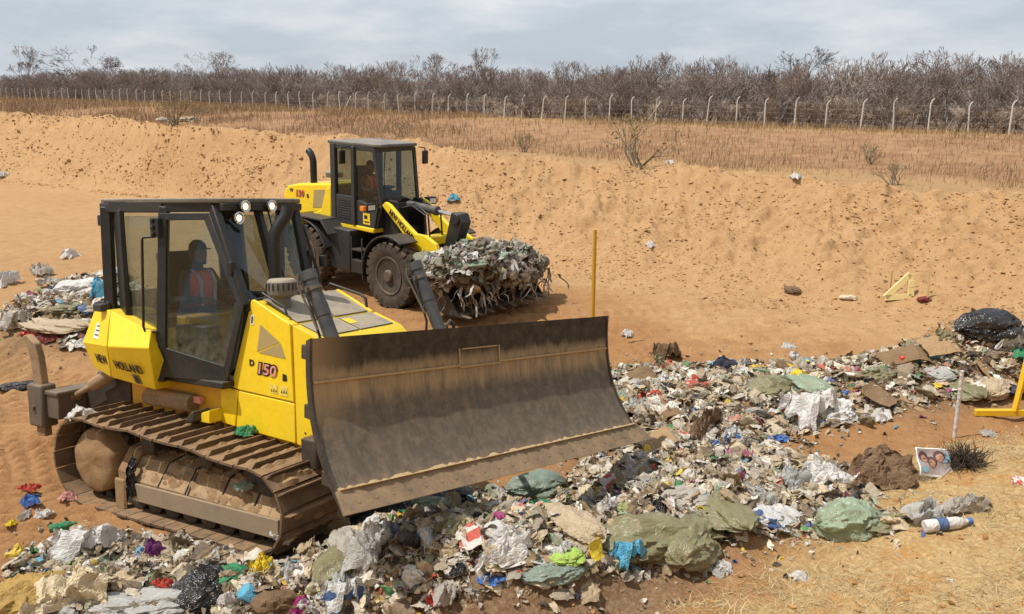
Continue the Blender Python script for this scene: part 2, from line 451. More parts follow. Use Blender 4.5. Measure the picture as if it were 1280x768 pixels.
def at(u, v, lift=0.):
    """the ground point seen at photo position (u, v)"""
    d = ray(u, v); d = d / np.linalg.norm(d)
    k = np.concatenate([np.arange(2.5, 30, .03), np.arange(30, 260, .2)])
    P = d[None] * k[:, None]; zz = P[:, 2] + CAMH
    g = height(P[:, 0], P[:, 1]) + lift
    i = np.argmax(zz < g)
    return Vector((P[i, 0], P[i, 1], g[i]))

# ------------------------------------------------------------------ ground sheet
def axis(lo, hi, st, grow, far_lo, far_hi):
    a = list(np.arange(lo, hi + 1e-6, st)); s = st
    while a[-1] < far_hi: s *= grow; a.append(a[-1] + s)
    s = st
    while a[0] > far_lo: s *= grow; a.insert(0, a[0] - s)
    return np.array(a)
gx = axis(-9, 9.5, .046, 1.035, -2500, 2500)
gy = axis(3.6, 20, .046, 1.02, -400, 4000)
GX, GY = np.meshgrid(gx, gy)
GZ = height(GX, GY)
nx, ny = len(gx), len(gy)
V = np.stack([GX, GY, GZ], -1).reshape(-1, 3)
ii = np.arange(nx * ny).reshape(ny, nx)
Fq = np.stack([ii[:-1, :-1], ii[:-1, 1:], ii[1:, 1:], ii[1:, :-1]], -1).reshape(-1, 4)
# kinds of soil (each a mask of its own): R damp orange earth, G straw-littered earth, B waste-stained earth, + red cut earth in a 2nd layer
r_ = np.hypot(GX, GY); az_ = np.arctan2(GX, np.maximum(GY, .01))
d_ = bank_d(GX, GY); s_ = (GX - FEN_A[0]) * FEN_N[0] + (GY - FEN_A[1]) * FEN_N[1]
rt_ = np.interp(az_, TOE[:, 0], TOE[:, 1]); rc_ = np.interp(az_, CREST[:, 0], CREST[:, 1])
nz = fbm(GX * .5, GY * .5, 4, 60)
orange = sstep(0, 3.5, rt_ - .6 - r_ + 3 * nz) * (.35 + .65 * sstep(-11, -3, GX + 3 * nz)) * (1 - .6 * sstep(20, 32, r_))
straw = sstep(.15, .9, d_ + .5 * fbm(GX * 1.2, GY * 1.2, 4, 61)) * (r_ < 40)
waste = np.clip(mounds(GX, GY) * 4, 0, 1) * (1 - straw) * sstep(-.2, .3, nz + .25)
red = sstep(-25, -20, s_ + 3 * nz) * (1 - sstep(-5, -2, s_)) * (r_ > rc_ + 3)
grassy = sstep(1.5, 6, r_ - rc_) * (1 - red)
C = np.stack([orange, straw, waste], -1).reshape(-1, 3)
t = NT('earth')
at1 = t.n('ShaderNodeAttribute', attribute_name='own'); at2 = t.n('ShaderNodeAttribute', attribute_name='own_far')
s1 = t.n('ShaderNodeSeparateColor'); t.l(at1.outputs['Color'], s1.inputs[0])
s2 = t.n('ShaderNodeSeparateColor'); t.l(at2.outputs['Color'], s2.inputs[0])
n1 = t.noise(.35, 6, .6); n2 = t.noise(3.0, 8, .68); n3 = t.noise(24, 6, .7); n4 = t.noise(110, 3, .6)
base = t.mix(t.ramp(n1, [(.3, 0), (.7, 1)]), (.415, .238, .110), (.49, .295, .142))
base = t.mix(t.ramp(n2, [(.35, 0), (.72, 1)]), base, (.54, .342, .175))
orange_c = t.mix(t.ramp(n2, [(.34, 0), (.66, 1)]), (.30, .138, .055), (.425, .225, .096))
base = t.mix(t.math('MULTIPLY', s1.outputs[0], t.ramp(n2, [(.25, .65), (.75, 1)])), base, orange_c)
straw_c = t.mix(t.ramp(n3, [(.35, 0), (.65, 1)]), (.45, .285, .125), (.57, .41, .205))
base = t.mix(s1.outputs[1], base, t.mix(t.ramp(n2, [(.34, 0), (.52, 1)]), (.48, .25, .09), straw_c))
base = t.mix(t.math('MULTIPLY', s1.outputs[2], t.ramp(n3, [(.25, .5), (.6, 1)])), base, t.mix(t.ramp(n3, [(.4, 0), (.6, 1)]), (.16, .10, .06), (.30, .20, .12)))
red_c = t.mix(t.ramp(t.noise(.8, 6, .7), [(.4, 0), (.6, 1)]), (.30, .165, .085), (.40, .24, .13))
base = t.mix(s2.outputs[0], base, red_c)
litter = t.mix(t.ramp(t.noise(1.5, 6, .7), [(.35, 0), (.65, 1)]), (.17, .125, .09), (.25, .185, .13))
base = t.mix(s2.outputs[1], base, t.mix(t.ramp(n2, [(.35, 0), (.65, 1)]), (.36, .21, .095), (.44, .285, .14)))
base = t.mix(s2.outputs[2], base, litter)
fine = t.mix(t.ramp(n3, [(.3, 0), (.7, 1)]), .86, 1.08)
base = t.mix(1.0, base, fine, 'MULTIPLY')
hgt = t.math('ADD', t.math('MULTIPLY', n3, .6), t.math('ADD', t.math('MULTIPLY', n4, .25), t.math('MULTIPLY', n2, .9)))
M['earth'] = t.pbr(base, .95, 0, t.bump(hgt, .75, .055), .1)
ground = np_mesh('ground', V, Fq, M['earth'], smooth=True, cols=C)
a = ground.data.color_attributes.new('own_far', 'FLOAT_COLOR', 'POINT')
c4 = np.ones((len(V), 4), np.float32); c4[:, 0] = red.ravel(); c4[:, 1] = grassy.ravel(); c4[:, 2] = sstep(.5, 4, s_).ravel()
a.data.foreach_set('color', c4.ravel())
tag(ground, 'ochre earth floor of the waste pit with its banks', None, None, 'structure')

# ------------------------------------------------------------------ sky and sun
SUN = Vector((-.44, -.10, .89)).normalized()
w = bpy.data.worlds.new('World'); SC.world = w; w.use_nodes = True
nt = w.node_tree; nt.nodes.clear()
out = nt.nodes.new('ShaderNodeOutputWorld'); bg = nt.nodes.new('ShaderNodeBackground')
sky = nt.nodes.new('ShaderNodeTexSky'); sky.sky_type = 'NISHITA'; sky.sun_disc = False
sky.sun_elevation = math.asin(SUN.z); sky.sun_rotation = math.atan2(SUN.x, SUN.y)
sky.air_density = 1.0; sky.dust_density = 1.5; sky.ozone_density = 1.0
tcw = nt.nodes.new('ShaderNodeTexCoord'); mp = nt.nodes.new('ShaderNodeMapping'); mp.inputs['Scale'].default_value = (1.6, 1.6, 6)
nz1 = nt.nodes.new('ShaderNodeTexNoise'); nz1.inputs['Scale'].default_value = 2.4; nz1.inputs['Detail'].default_value = 7; nz1.inputs['Roughness'].default_value = .6
rp = nt.nodes.new('ShaderNodeValToRGB'); rp.color_ramp.elements[0].position = .44; rp.color_ramp.elements[1].position = .68
mx = nt.nodes.new('ShaderNodeMix'); mx.data_type = 'RGBA'
SKY_STR = .10
nz2 = nt.nodes.new('ShaderNodeTexNoise'); nz2.inputs['Scale'].default_value = 5; nz2.inputs['Detail'].default_value = 5
cr = nt.nodes.new('ShaderNodeValToRGB'); cr.color_ramp.elements[0].color = (6.0, 6.5, 7.2, 1); cr.color_ramp.elements[1].color = (8.6, 8.7, 8.9, 1)
lk = nt.links.new
lk(tcw.outputs['Generated'], mp.inputs[0]); lk(mp.outputs[0], nz1.inputs[0]); lk(mp.outputs[0], nz2.inputs[0]); lk(nz1.outputs['Fac'], rp.inputs[0])
lk(nz2.outputs['Fac'], cr.inputs[0])
veil = nt.nodes.new('ShaderNodeMix'); veil.data_type = 'RGBA'; veil.inputs[0].default_value = .8; veil.inputs[7].default_value = (5.5, 6.25, 7.1, 1)
lk(sky.outputs[0], veil.inputs[6])
lk(rp.outputs[0], mx.inputs[0]); lk(veil.outputs[2], mx.inputs[6]); lk(cr.outputs[0], mx.inputs[7])
lk(mx.outputs[2], bg.inputs[0]); bg.inputs[1].default_value = SKY_STR; lk(bg.outputs[0], out.inputs[0])
sl = bpy.data.lights.new('sun', 'SUN'); sl.energy = 4.2; sl.angle = R(.55); sl.color = (1, .945, .86)
so = bpy.data.objects.new('sun', sl); COL.objects.link(so); so.rotation_euler = SUN.to_track_quat('Z', 'Y').to_euler(); so.location = (-20, -5, 40)
SC.view_settings.view_transform = 'Standard'; SC.view_settings.look = 'None'; SC.view_settings.exposure = .04; SC.view_settings.gamma = 1
SC.cycles.use_denoising = True
SC.cycles.max_bounces = 6; SC.cycles.transparent_max_bounces = 12; SC.cycles.diffuse_bounces = 3
# ------------------------------------------------------------------ crawler dozer
dz = empty('bulldozer', DOZ)
tag(dz, 'yellow crawler bulldozer with a black cab and a wide raised blade, pushing waste', 'bulldozer')
Yh = .63
# hull and belly
b = MB()
b.bb((-1.5, -.56, .45), (1.5, .56, .9))
b.bb((-1.45, -.60, .9), (.10, .60, 1.36))
b.build('hull', M['yellow_dirty'], dz, .015)
b = MB(); b.prism([(-.05, 1.0), (.10, 1.0), (.10, 1.14), (-.02, 1.10)], 1, -.80, -.60); b.build('step', M['yellow'], dz, .008)
b = MB(); b.tube([(-1.05, -.66, 1.14), (-.30, -.66, 1.14)], .10, 14); b.build('equaliser_tube', M['mudsteel'], dz)
# hood core and its panels
hp = [(.30, 1.34), (.60, 2.29), (1.13, 2.085), (1.15, .9), (.08, .98), (.08, 1.32)]
b = MB(); b.prism(hp, 1, -Yh + .03, Yh - .03); b.build('hood', M['yellow'], dz, .02)
for sd in (-1, 1):
    y0, y1 = sd * (Yh - .03), sd * Yh
    b = MB(); b.prism([(.245, 1.375), (.598, 2.30), (.635, 2.305), (1.12, 2.09), (1.145, 1.31), (.36, 1.352)], 1, min(y0, y1), max(y0, y1))
    up = b.build('engine_side_panel', M['yellow'], dz, .012)
    b = MB(); b.prism([(.36, 1.34), (1.145, 1.298), (1.145, .895), (.30, .95)], 1, min(y0, y1), max(y0, y1))
    b.build('lower_side_panel', M['yellow'], dz, .008)
    b = MB(); b.prism([(.085, 1.325), (.22, 1.36), (.345, 1.345), (.285, .955), (.075, .975)], 1, min(y0, y1), max(y0, y1))
    b.build('lower_side_panel', M['yellow'], dz, .008)
    if sd < 0:
        z = -Yh - .003
        b = MB(); b.prism([(.72, 2.06), (.98, 1.90), (.655, 1.78)], 1, z - .001, z); b.build('vent_panel', M['tanpanel'], up)
        b = MB(); b.prism([(.99, 1.89), (1.055, 1.74), (.675, 1.77)], 1, z - .001, z); b.build('vent_panel', M['tanpanel'], up)
        put_text('D', .085, M['ink'], up, (.575, z, 1.655), (1, 0, -.03), (0, 0, 1), .004, 1.15)
        put_text('150', .155, M['ink'], up, (.775, z, 1.60), (1, 0, -.06), (0, 0, 1), .016, 1.22, shear=.12)
        put_text('150', .155, M['ink_pink'], up, (.775, z - .004, 1.60), (1, 0, -.06), (0, 0, 1), .002, 1.22, shear=.12)
        put_text('B', .085, M['ink'], up, (1.03, z, 1.545), (1, 0, -.06), (0, 0, 1), .006, 1.2)
        yl = plain('pale_yellow_sticker', (.80, .62, .12), .5)
        for x0 in (.82, .96):
            b = MB(); b.prism([(x0, 1.375 - .01 * (x0 > .9)), (x0 + .105, 1.37 - .01 * (x0 > .9)), (x0 + .105, 1.46), (x0, 1.465)], 1, z - .001, z)
            st = b.build('warning_sticker', yl, up)
            b = MB()
            for q in range(3):
                b.prism([(x0 + .015 + .03 * q, 1.39), (x0 + .035 + .03 * q, 1.39), (x0 + .03 + .03 * q, 1.425 + .008 * (q % 2))], 1, z - .003, z - .0015)
            b.build('pictogram', M['ink'], st)
        b = MB(); b.prism([(.575, 2.05), (.625, 2.05), (.635, 2.15), (.59, 2.15)], 1, z - .001, z); st = b.build('warning_sticker', M['white'], up)
        b = MB(); b.prism([(.590, 2.065), (.612, 2.065), (.622, 2.135), (.600, 2.135)], 1, z - .003, z - .0015); b.build('pictogram', M['ink'], st)
# nose
b = MB(); b.prism([(1.16, 2.075), (1.5, 1.965), (1.60, 1.88), (1.62, 1.08), (1.42, .84), (1.16, .895)], 1, -Yh + .004, Yh - .004)
for x, zz in ((1.28, 1.8), (1.28, 1.02), (1.5, 1.55)): b.lathe([(.012, 0), (.012, .006)], (x, -Yh - .003, zz), 'y', 8, 1)
ns = b.build('radiator_guard', [M['yellow'], M['iron']], dz, .035, seg=3)
b = MB()
for i in range(9): b.bb((1.615, -.5, 1.12 + .085 * i), (1.64, .5, 1.17 + .085 * i))
b.build('grille', M['black'], ns, .004)
for s in (-1, 1):
    b = MB(); b.bb((1.36, s * .69 - .09, .72), (1.56, s * .69 + .09, 1.02)); b.build('trunnion_bracket', M['iron'], dz, .02)
# deck plate on the hood
def topz(x): return 2.305 - (x - .635) * .441 if x < 1.13 else 2.087 - (x - 1.13) * .32
b = MB()
for x0, x1 in ((.66, 1.125), (1.17, 1.47)):
    for y0, y1 in ((-.53, -.01), (.01, .53)):
        b.loft([(x0, y0, topz(x0)), (x0, y1, topz(x0)), (x0, y1, topz(x0) + .012), (x0, y0, topz(x0) + .012)],
               [(x1, y0, topz(x1)), (x1, y1, topz(x1)), (x1, y1, topz(x1) + .012), (x1, y0, topz(x1) + .012)])
b.build('deck_plate', M['plate'], dz, .004)
b = MB(); b.loft([(1.22, .0, topz(1.22) + .014), (1.22, .12, topz(1.22) + .014), (1.22, .12, topz(1.22) + .016), (1.22, 0, topz(1.22) + .016)],
                 [(1.34, .0, topz(1.34) + .014), (1.34, .12, topz(1.34) + .014), (1.34, .12, topz(1.34) + .016), (1.34, 0, topz(1.34) + .016)])
b.build('warning_sticker', M['yellow'], dz)
b = MB(); b.tube([(.68, -.57, 2.33), (.70, -.57, 2.37), (1.0, -.57, 2.24), (1.03, -.57, 2.17)], .012, 8)
b.build('grab_handle', M['black'], dz)
b = MB(); b.tube([(.45, .60, 2.28), (.5, .62, 2.36), (.95, .62, 2.26), (1.02, .62, 2.22), (1.04, .62, 2.08)], .017, 10); b.build('grab_handle', M['black'], dz)
b = MB()
b.lathe([(.085, -.06), (.085, .10), (.07, .12)], (.80, -.40, 2.22), n=24)
b.lathe([(.10, .10), (.145, .13), (.15, .16), (.15, .255), (.135, .275), (.12, .285), (.02, .29)], (.80, -.40, 2.22), n=32)
for k in range(18):
    a = 2 * PI * k / 18; b.box((.80 + .152 * math.cos(a), -.40 + .152 * math.sin(a), 2.43), (.012, .012, .07), rot=Matrix.Rotation(a, 3, 'Z'), mi=1)
b.build('pre_cleaner', [M['plate'], M['black']], dz, 0, 30)
b = MB()
b.tube([(.50, -.20, 2.26), (.50, -.20, 2.85), (.505, -.19, 2.95), (.53, -.15, 3.04), (.565, -.09, 3.13), (.58, -.06, 3.22)], .066, 18, caps=True)
b.lathe([(.078, 0), (.078, .05)], (.50, -.20, 2.34), n=20)
b.build('exhaust_pipe', M['black_gloss'], dz)
# lift cylinders with their hoses
for sd, xt in ((-1, 1.50), (1, 1.62)):
    t0, t1, t2 = Vector((xt, sd * .74, 2.60)), Vector((xt + .38, sd * .74, 1.78)), Vector((2.62, sd * .70, .98))
    d = (t1 - t0).normalized()
    b = MB(); b.tube([t0, t0 + d * .01, t1], .068, 18); b.tube([t0 - d * .03, t0 + d * .06], .078, 18); b.tube([t0 + d * .30, t0 + d * .42], .074, 18)
    cy = b.build('lift_cylinder', M['cyl'], dz)
    b = MB(); b.tube([t0 + d * .13, t0 + d * .165], .080, 18); b.box(t0 + d * .147 + Vector((.0, -.085 * 1, 0)), (.03, .04, .05)); b.build('clamp', M['steel'], cy)
    b = MB(); b.tube([t1, t2], .034, 12); b.build('piston_rod', M['chrome'], cy)
    b = MB()
    o_ = -.09
    b.tube([t0 + Vector((0, o_, -.05)), t0 + d * .3 + Vector((-.02, o_ - .01, 0)), t0 + d * .62 + Vector((-.05, o_, -.02)), t0 + d * .72 + Vector((-.12, o_ + .02, -.1))], .013, 8)
    b.build('hose', M['hose'], cy)
    b = MB(); b.tube([t0 + Vector((-.03, o_ - .015, .01)), t0 + Vector((-.03, o_ - .02, -.1)), t0 + d * .55 + Vector((-.03, o_ - .02, 0))], .012, 8); b.build('feed_pipe', M['steel'], cy)
b = MB()
for k in range(3): b.tube([(1.38, -.64, 1.92 - .045 * k), (1.5, -.69, 1.915 - .045 * k), (1.66, -.73, 1.90 - .05 * k), (1.8, -.72, 1.80 - .05 * k)], .016, 8)
b.build('hydraulic_hose', M['steel'], dz)

# ---- fuel tank and rear body
for sd in (-1, 1):
    SB, SCr, ST = (-1.36, .90, 1.36), (-1.10, 1.10, 1.76), (-1.27, .93, 2.12)          # seam between corner panel and tank
    RB, RCr, RT = (-1.88, .765, 1.40), (-1.95, .84, 1.70), (-1.68, .84, 2.10)
    FB, FCr, FT = (-.61, .90, 1.30), (-.40, 1.10, 1.80), (-.60, .93, 1.94)
    inn = lambda p, y=.45: (p[0], y, p[2])
    V_ = lambda p: Vector((p[0], sd * p[1], p[2]))
    def body(L_, name, rear):
        c0, c1, c2 = L_[0]; d0, d1, d2 = L_[1]
        b = MB()
        vs = [V_(p) for p in (c0, c1, c2, inn(c2), inn(c0), d0, d1, d2, inn(d2), inn(d0))]
        b.add(vs, [(0, 1, 6, 5), (1, 2, 7, 6), (2, 3, 8, 7), (3, 4, 9, 8), (4, 0, 5, 9), (0, 4, 3, 2, 1), (5, 6, 7, 8, 9)])
        return b.build(name, M['yellow'], dz, .012, smooth=True, sharp=12)
    g = lambda p, e: (p[0] + e, p[1], p[2])
    rc = body(((RB, RCr, RT), (g(SB, -.006), g(SCr, -.006), g(ST, -.006))), 'rear_corner_panel', 1)
    tk = body(((g(SB, .006), g(SCr, .006), g(ST, .006)), (FB, FCr, FT)), 'fuel_tank', 0)
    if sd < 0:
        n1 = Vector((-.261, -.921, -.291)).normalized(); n2 = Vector((.034, -.903, -.429)).normalized()
        n2 = (Vector(V_(FB)) - Vector(V_(SB))).cross(Vector(V_(SCr)) - Vector(V_(SB))).normalized()
        if n2.y > 0: n2 = -n2
        n1 = (Vector(V_(RCr)) - Vector(V_(SB))).cross(Vector(V_(SCr)) - Vector(V_(SB))).normalized()
        if n1.y > 0: n1 = -n1
        n3 = (Vector(V_(RT)) - Vector(V_(ST))).cross(Vector(V_(SCr)) - Vector(V_(ST))).normalized()
        if n3.y > 0: n3 = -n3
        up1 = lambda n, x: n.cross(x)
        x1 = Vector((.457, -.137, .025)).normalized(); x2 = Vector((.443, -.008, -.018)).normalized()
        put_text('NEW', .155, M['ink'], rc, Vector((-1.455, -.937, 1.563)) + n1 * .006, x1, n1.cross(x1), .001, 1.05)
        put_text('HOLLAND', .155, M['ink'], tk, Vector((-.90, -.997, 1.53)) + n2 * .006, x2, n2.cross(x2), .003, .66)
        def patch(c, n, x, w_, h_, off):
            y_ = n.cross(x).normalized(); c = Vector(c) + n * off
            b = MB(); b.add([c - x * w_ / 2 - y_ * h_ / 2, c + x * w_ / 2 - y_ * h_ / 2, c + x * w_ / 2 + y_ * h_ / 2, c - x * w_ / 2 + y_ * h_ / 2], [(0, 1, 2, 3)]); return b
        s_l = patch((-.853, -.940, 1.40), n2, x2, .11, .12, .004).build('sticker', M['plate'], tk)
        patch((-.845, -.940, 1.40), n2, x2, .045, .085, .007).build('keyhole_cover', M['ink'], s_l)
        x3 = Vector((1, -.30, 0)); x3 = (x3 - n3 * x3.dot(n3)).normalized()
        s_w = patch((-1.50, -.925, 1.888), n3, x3, .17, .20, .006).build('sticker', M['white'], rc)
        for k in range(3): patch(Vector((-1.50, -.925, 1.888)) + n3.cross(x3) * (-.06 + .05 * k), n3, x3, .11, .018, .009).build('small_print', M['plate'], s_w)
b = MB(); b.bb((-1.64, -.6, 1.42), (-.42, .6, 2.06)); b.build('rear_body', M['yellow_dirty'], dz, .02)
b = MB(); b.tube([(-1.74, -.72, 1.62), (-1.84, -.74, 1.90), (-1.78, -.74, 2.10), (-1.70, -.74, 2.16)], .03, 8); b.build('lifting_eye', M['yellow_dirty'], dz)
b = MB(); b.bb((-.34, -.67, 1.15), (-.20, -.605, 1.22)); b.build('sticker', plain('red_white_sticker', (.75, .35, .25)), dz)
b = MB(); b.prism([(-.2, .98), (-.05, 1.14), (-.02, 1.02)], 1, -.9, -.66); b.build('bracket', M['iron'], dz, .02)

# ---- cab
Rt, Rb = (-1.46, .77, 3.24), (-1.44, .80, 2.08)
Bt, Bb = (-.44, .80, 3.24), (-.57, .85, 1.39)
At, Am, Ab = (.03, .565, 3.24), (.55, .645, 2.24), (.27, .665, 1.43)
def sy(p, s, dy=0):
    if s > 0 and p is Am: p = (.30, .52, 2.24)
    if s > 0 and p is Ab: p = (.08, .62, 1.43)
    return Vector((p[0], s * (p[1] + dy), p[2]))
fr = MB()
for s in (-1, 1):
    fr.bar(sy(Rt, s), sy(Rb, s), .11, .11)
    fr.bar(sy(Bt, s), sy(Bb, s), .075, .10)
    fr.bar(sy(At, s), sy(Am, s), .09, .09)
    fr.bar(sy(Rb, s), Vector((-.60, s * .83, 1.80)), .07, .09)
    fr.bar(Vector((-.60, s * .83, 1.82)), sy(Bb, s), .07, .09)
    fr.bar(sy(Rt, s), sy(Bt, s), .07, .13); fr.bar(sy(Bt, s), sy(At, s), .07, .12)
    fr.bar(Vector((-1.25, s * .772, 3.20)), Vector((-1.18, s * .80, 2.02)), .06, .26)   # rear quarter panel
fr.bar(sy(At, -1), sy(At, 1), .08, .10); fr.bar(sy(Am, -1), sy(Am, 1), .08, .12)
fr.bar(sy(Rt, -1), sy(Rt, 1), .08, .12); fr.bar(sy(Rb, -1), sy(Rb, 1), .08, .12)
fr.bar((.05, .0, 3.22), (.42, -.06, 2.24), .06, .10)                                      # middle post of the windscreen
fr.bb((-1.40, -.78, 1.94), (-.60, .78, 2.06)); fr.bb((-.62, -.78, 1.38), (.30, .78, 1.45))
fr.loft([(.27, -.62, 1.44), (.30, -.62, 1.44), (.56, -.62, 2.28), (.50, -.62, 2.28)], [(.08, .6, 1.44), (.11, .6, 1.44), (.31, .5, 2.28), (.26, .5, 2.28)])
fr.build('cab_frame', M['black'], dz, .012)
b = MB()
ro = lambda s: [(-1.52, s * .80), (-.42, s * .84), (.06, s * .62)]
rp_ = [(-1.52, -.80), (-.42, -.84), (.08, -.62), (.16, -.5), (.16, .5), (.08, .62), (-.42, .84), (-1.52, .80)]
b.prism(rp_, 2, 3.27, 3.325); b.build('cab_roof', M['roof'], dz, .015)
b = MB(); b.bb((-1.53, -.81, 3.19), (-1.36, -.70, 3.28)); b.build('roof_corner_cover', M['grey_dark'], dz, .01)
b = MB(); b.prism([(.08, 3.19), (.16, 3.19), (.165, 3.268), (.08, 3.268)], 1, -.56, .56); b.build('visor', M['black'], dz, .008)
# door: five-sided, hinged on the middle post
def door_pts(s, k=0.): return [Vector((-.46, s * .835, 3.17)), Vector((-.55, s * .872, 1.45)), sy(Ab, s, .02), sy(Am, s, .03), Vector((.02, s * .60, 3.17))]
for s in (-1, 1):
    P = door_pts(s); c = sum(P, Vector()) / 5
    b = MB()
    inner = []
    wid = .075
    for i in range(5):
        p0, p1, p2 = P[i - 1], P[i], P[(i + 1) % 5]
        e1, e2 = (p0 - p1).normalized(), (p2 - p1).normalized()
        h = (e1 + e2).normalized(); sn = max(.25, math.sqrt((1 - e1.dot(e2)) / 2))
        inner.append(p1 + h * wid / sn)
    # broad kick panel at the foot
    inner[1] = inner[1].lerp(inner[0], .15); inner[2] = inner[2].lerp(inner[3], .14)
    nrm = Vector((.18, s, 0)).normalized()
    for i in range(5):
        j = (i + 1) % 5
        quad = [P[i], P[j], inner[j], inner[i]]
        b.loft([p - nrm * .02 for p in quad], [p + nrm * .02 for p in quad])
    dr = b.build('door', M['black'], dz, .006)
    b = MB(); b.add(inner, [tuple(range(5))]); b.build('window_pane', M['glass_dozer'], dr, smooth=False)
    b = MB(); x0 = -.545; b.tube([(x0 + .04, s * .87, 2.93), (x0 - .09, s * .93, 2.92), (x0 - .10, s * .935, 2.88), (x0 - .135, s * .95, 1.98), (x0 - .12, s * .945, 1.93), (x0, s * .88, 1.93)], .014, 10)
    b.build('handrail', M['black_gloss'], dr)
    for zc, xx in ((3.02, -.49), (1.70, -.585)):
        b = MB()
        b.bb((xx - .07, s * .86 - .035, zc - .10), (xx + .06, s * .86 + .035, zc + .10))
        for kk in (-.07, 0, .07): b.tube([(xx - .02, s * .905, zc + kk - .02), (xx - .02, s * .905, zc + kk + .02)], .022, 8)
        b.build('hinge', M['black_gloss'], dr, .006)
    b = MB(); b.bb((.33, s * .66 - .03, 2.55), (.40, s * .66 + .03, 2.68)); b.build('latch', M['black_gloss'], dr, .008)
    b = MB(); b.add([Vector((-1.12, s * .785, 3.14)), Vector((-.50, s * .805, 3.14)), Vector((-.58, s * .835, 1.80)), Vector((-.63, s * .83, 1.86)), Vector((-1.08, s * .805, 2.05))], [(0, 1, 2, 3, 4)])
    b.build('side_window', M['glass_side'], dz, smooth=False)
b = MB(); b.add([Vector((.05, -.54, 3.19)), Vector((.05, .54, 3.19)), Vector((.29, .50, 2.29)), Vector((.54, -.61, 2.29))], [(0, 1, 2), (0, 2, 3)]); b.build('windscreen', M['glass_loader'], dz, smooth=False)
b = MB(); b.add([Vector((-1.47, -.72, 3.18)), Vector((-1.47, .72, 3.18)), Vector((-1.46, .74, 2.14)), Vector((-1.46, -.74, 2.14))], [(0, 1, 2, 3)]); b.build('rear_window', M['glass_dozer'], dz, smooth=False)
for x, y, z in ((.20, -.30, 3.235), (.20, .07, 3.24), (.21, -.40, 3.115)):
    b = MB(); b.lathe([(.03, -.07), (.058, -.05), (.064, 0), (.062, .012), (.052, .012), (.048, .004)], (x, y, z), 'x', 18)
    lb = b.build('work_light', M['black_gloss'], dz)
    b = MB(); b.lathe([(.062, .004), (.066, .012), (.058, .016), (.046, .006)], (x, y, z), 'x', 20); b.build('lamp_rim', M['chrome'], lb)
    b = MB(); b.lathe([(.040, .001), (.034, .007), (.012, .011)], (x, y, z), 'x', 18); b.build('lit_lens', M['lamp'], lb)
b = MB(); b.bb((-1.60, -.80, 3.03), (-1.49, -.70, 3.15)); b.build('work_light', M['black_gloss'], dz, .012)
b = MB(); b.bb((-1.60, -.86, 2.04), (-1.40, -.78, 2.20)); b.bb((-1.50, -.98, 2.10), (-1.36, -.86, 2.18)); b.build('rear_bracket', M['grey_dark'], dz, .01)
b = MB(); b.tube([(.10, .58, 3.05), (.12, .62, 3.02), (.36, .62, 2.36), (.34, .58, 2.28)], .018, 8); b.build('handrail', M['black_gloss'], dz)
b = MB(); b.bb((.22, .56, 2.44), (.26, .60, 2.74)); b.build('mirror', M['black_gloss'], dz, .01)
b = MB(); b.tube([(.07, .14, 3.18), (.24, .10, 2.72), (.36, .08, 2.36)], .009, 6); b.build('wiper', M['black_gloss'], dz)
# inside
b = MB(); b.bb((-1.32, -.26, 1.62), (-.72, .26, 1.98)); b.prism([(-1.30, 1.95), (-1.18, 1.95), (-1.26, 2.72), (-1.40, 2.72)], 1, -.25, .25)
b.bb((-1.15, -.42, 2.15), (-.70, -.30, 2.24)); b.bb((-1.15, .30, 2.15), (-.70, .42, 2.24)); b.build('operator_seat', M['seat'], dz, .04)
b = MB(); b.prism([(.02, 1.45), (.34, 1.6), (.44, 2.24), (.20, 2.24), (-.05, 1.75)], 1, -.5, .5); b.bb((-1.35, .46, 1.5), (.25, .66, 2.22)); b.bb((-.85, -.62, 1.46), (-.1, -.45, 1.98)); b.bb((-1.42, -.6, 1.5), (-1.36, .6, 2.3)); b.build('console', M['grey_dark'], dz, .02)

# ---- crawler tracks
def track_path():
    cs, rs = (-1.40, .50), .475
    ci, ri = (1.22, .425), .40
    pts = []
    for k in range(41):                                     # round the sprocket, bottom to top at the back
        a = R(-90 - k * 180 / 40); pts.append((cs[0] + rs * math.cos(a), cs[1] + rs * math.sin(a)))
    top0 = pts[-1]; top1 = (ci[0], ci[1] + ri)
    for k in range(1, 60):
        f = k / 60; z = top0[1] + (top1[1] - top0[1]) * f
        z += -.030 * abs(math.sin(f * 3 * PI)) ** .8 + .035 * math.sin(f * PI)
        pts.append((top0[0] + (top1[0] - top0[0]) * f, z))
    for k in range(41):
        a = R(90 - k * 180 / 40); pts.append((ci[0] + ri * math.cos(a), ci[1] + ri * math.sin(a)))
    b0, b1 = pts[-1], pts[0]
    for k in range(1, 40):
        f = k / 40; pts.append((b0[0] + (b1[0] - b0[0]) * f, b0[1] + (b1[1] - b0[1]) * f))
    return pts
TP = track_path()
seg = [math.dist(TP[i], TP[(i + 1) % len(TP)]) for i in range(len(TP))]
TL = sum(seg); NS = 41; PITCHS = TL / NS
def along(s):
    s %= TL; i = 0
    while s > seg[i]: s -= seg[i]; i += 1
    a, c = Vector((*TP[i], 0)), Vector((*TP[(i + 1) % len(TP)], 0))
    return a.lerp(c, s / seg[i])
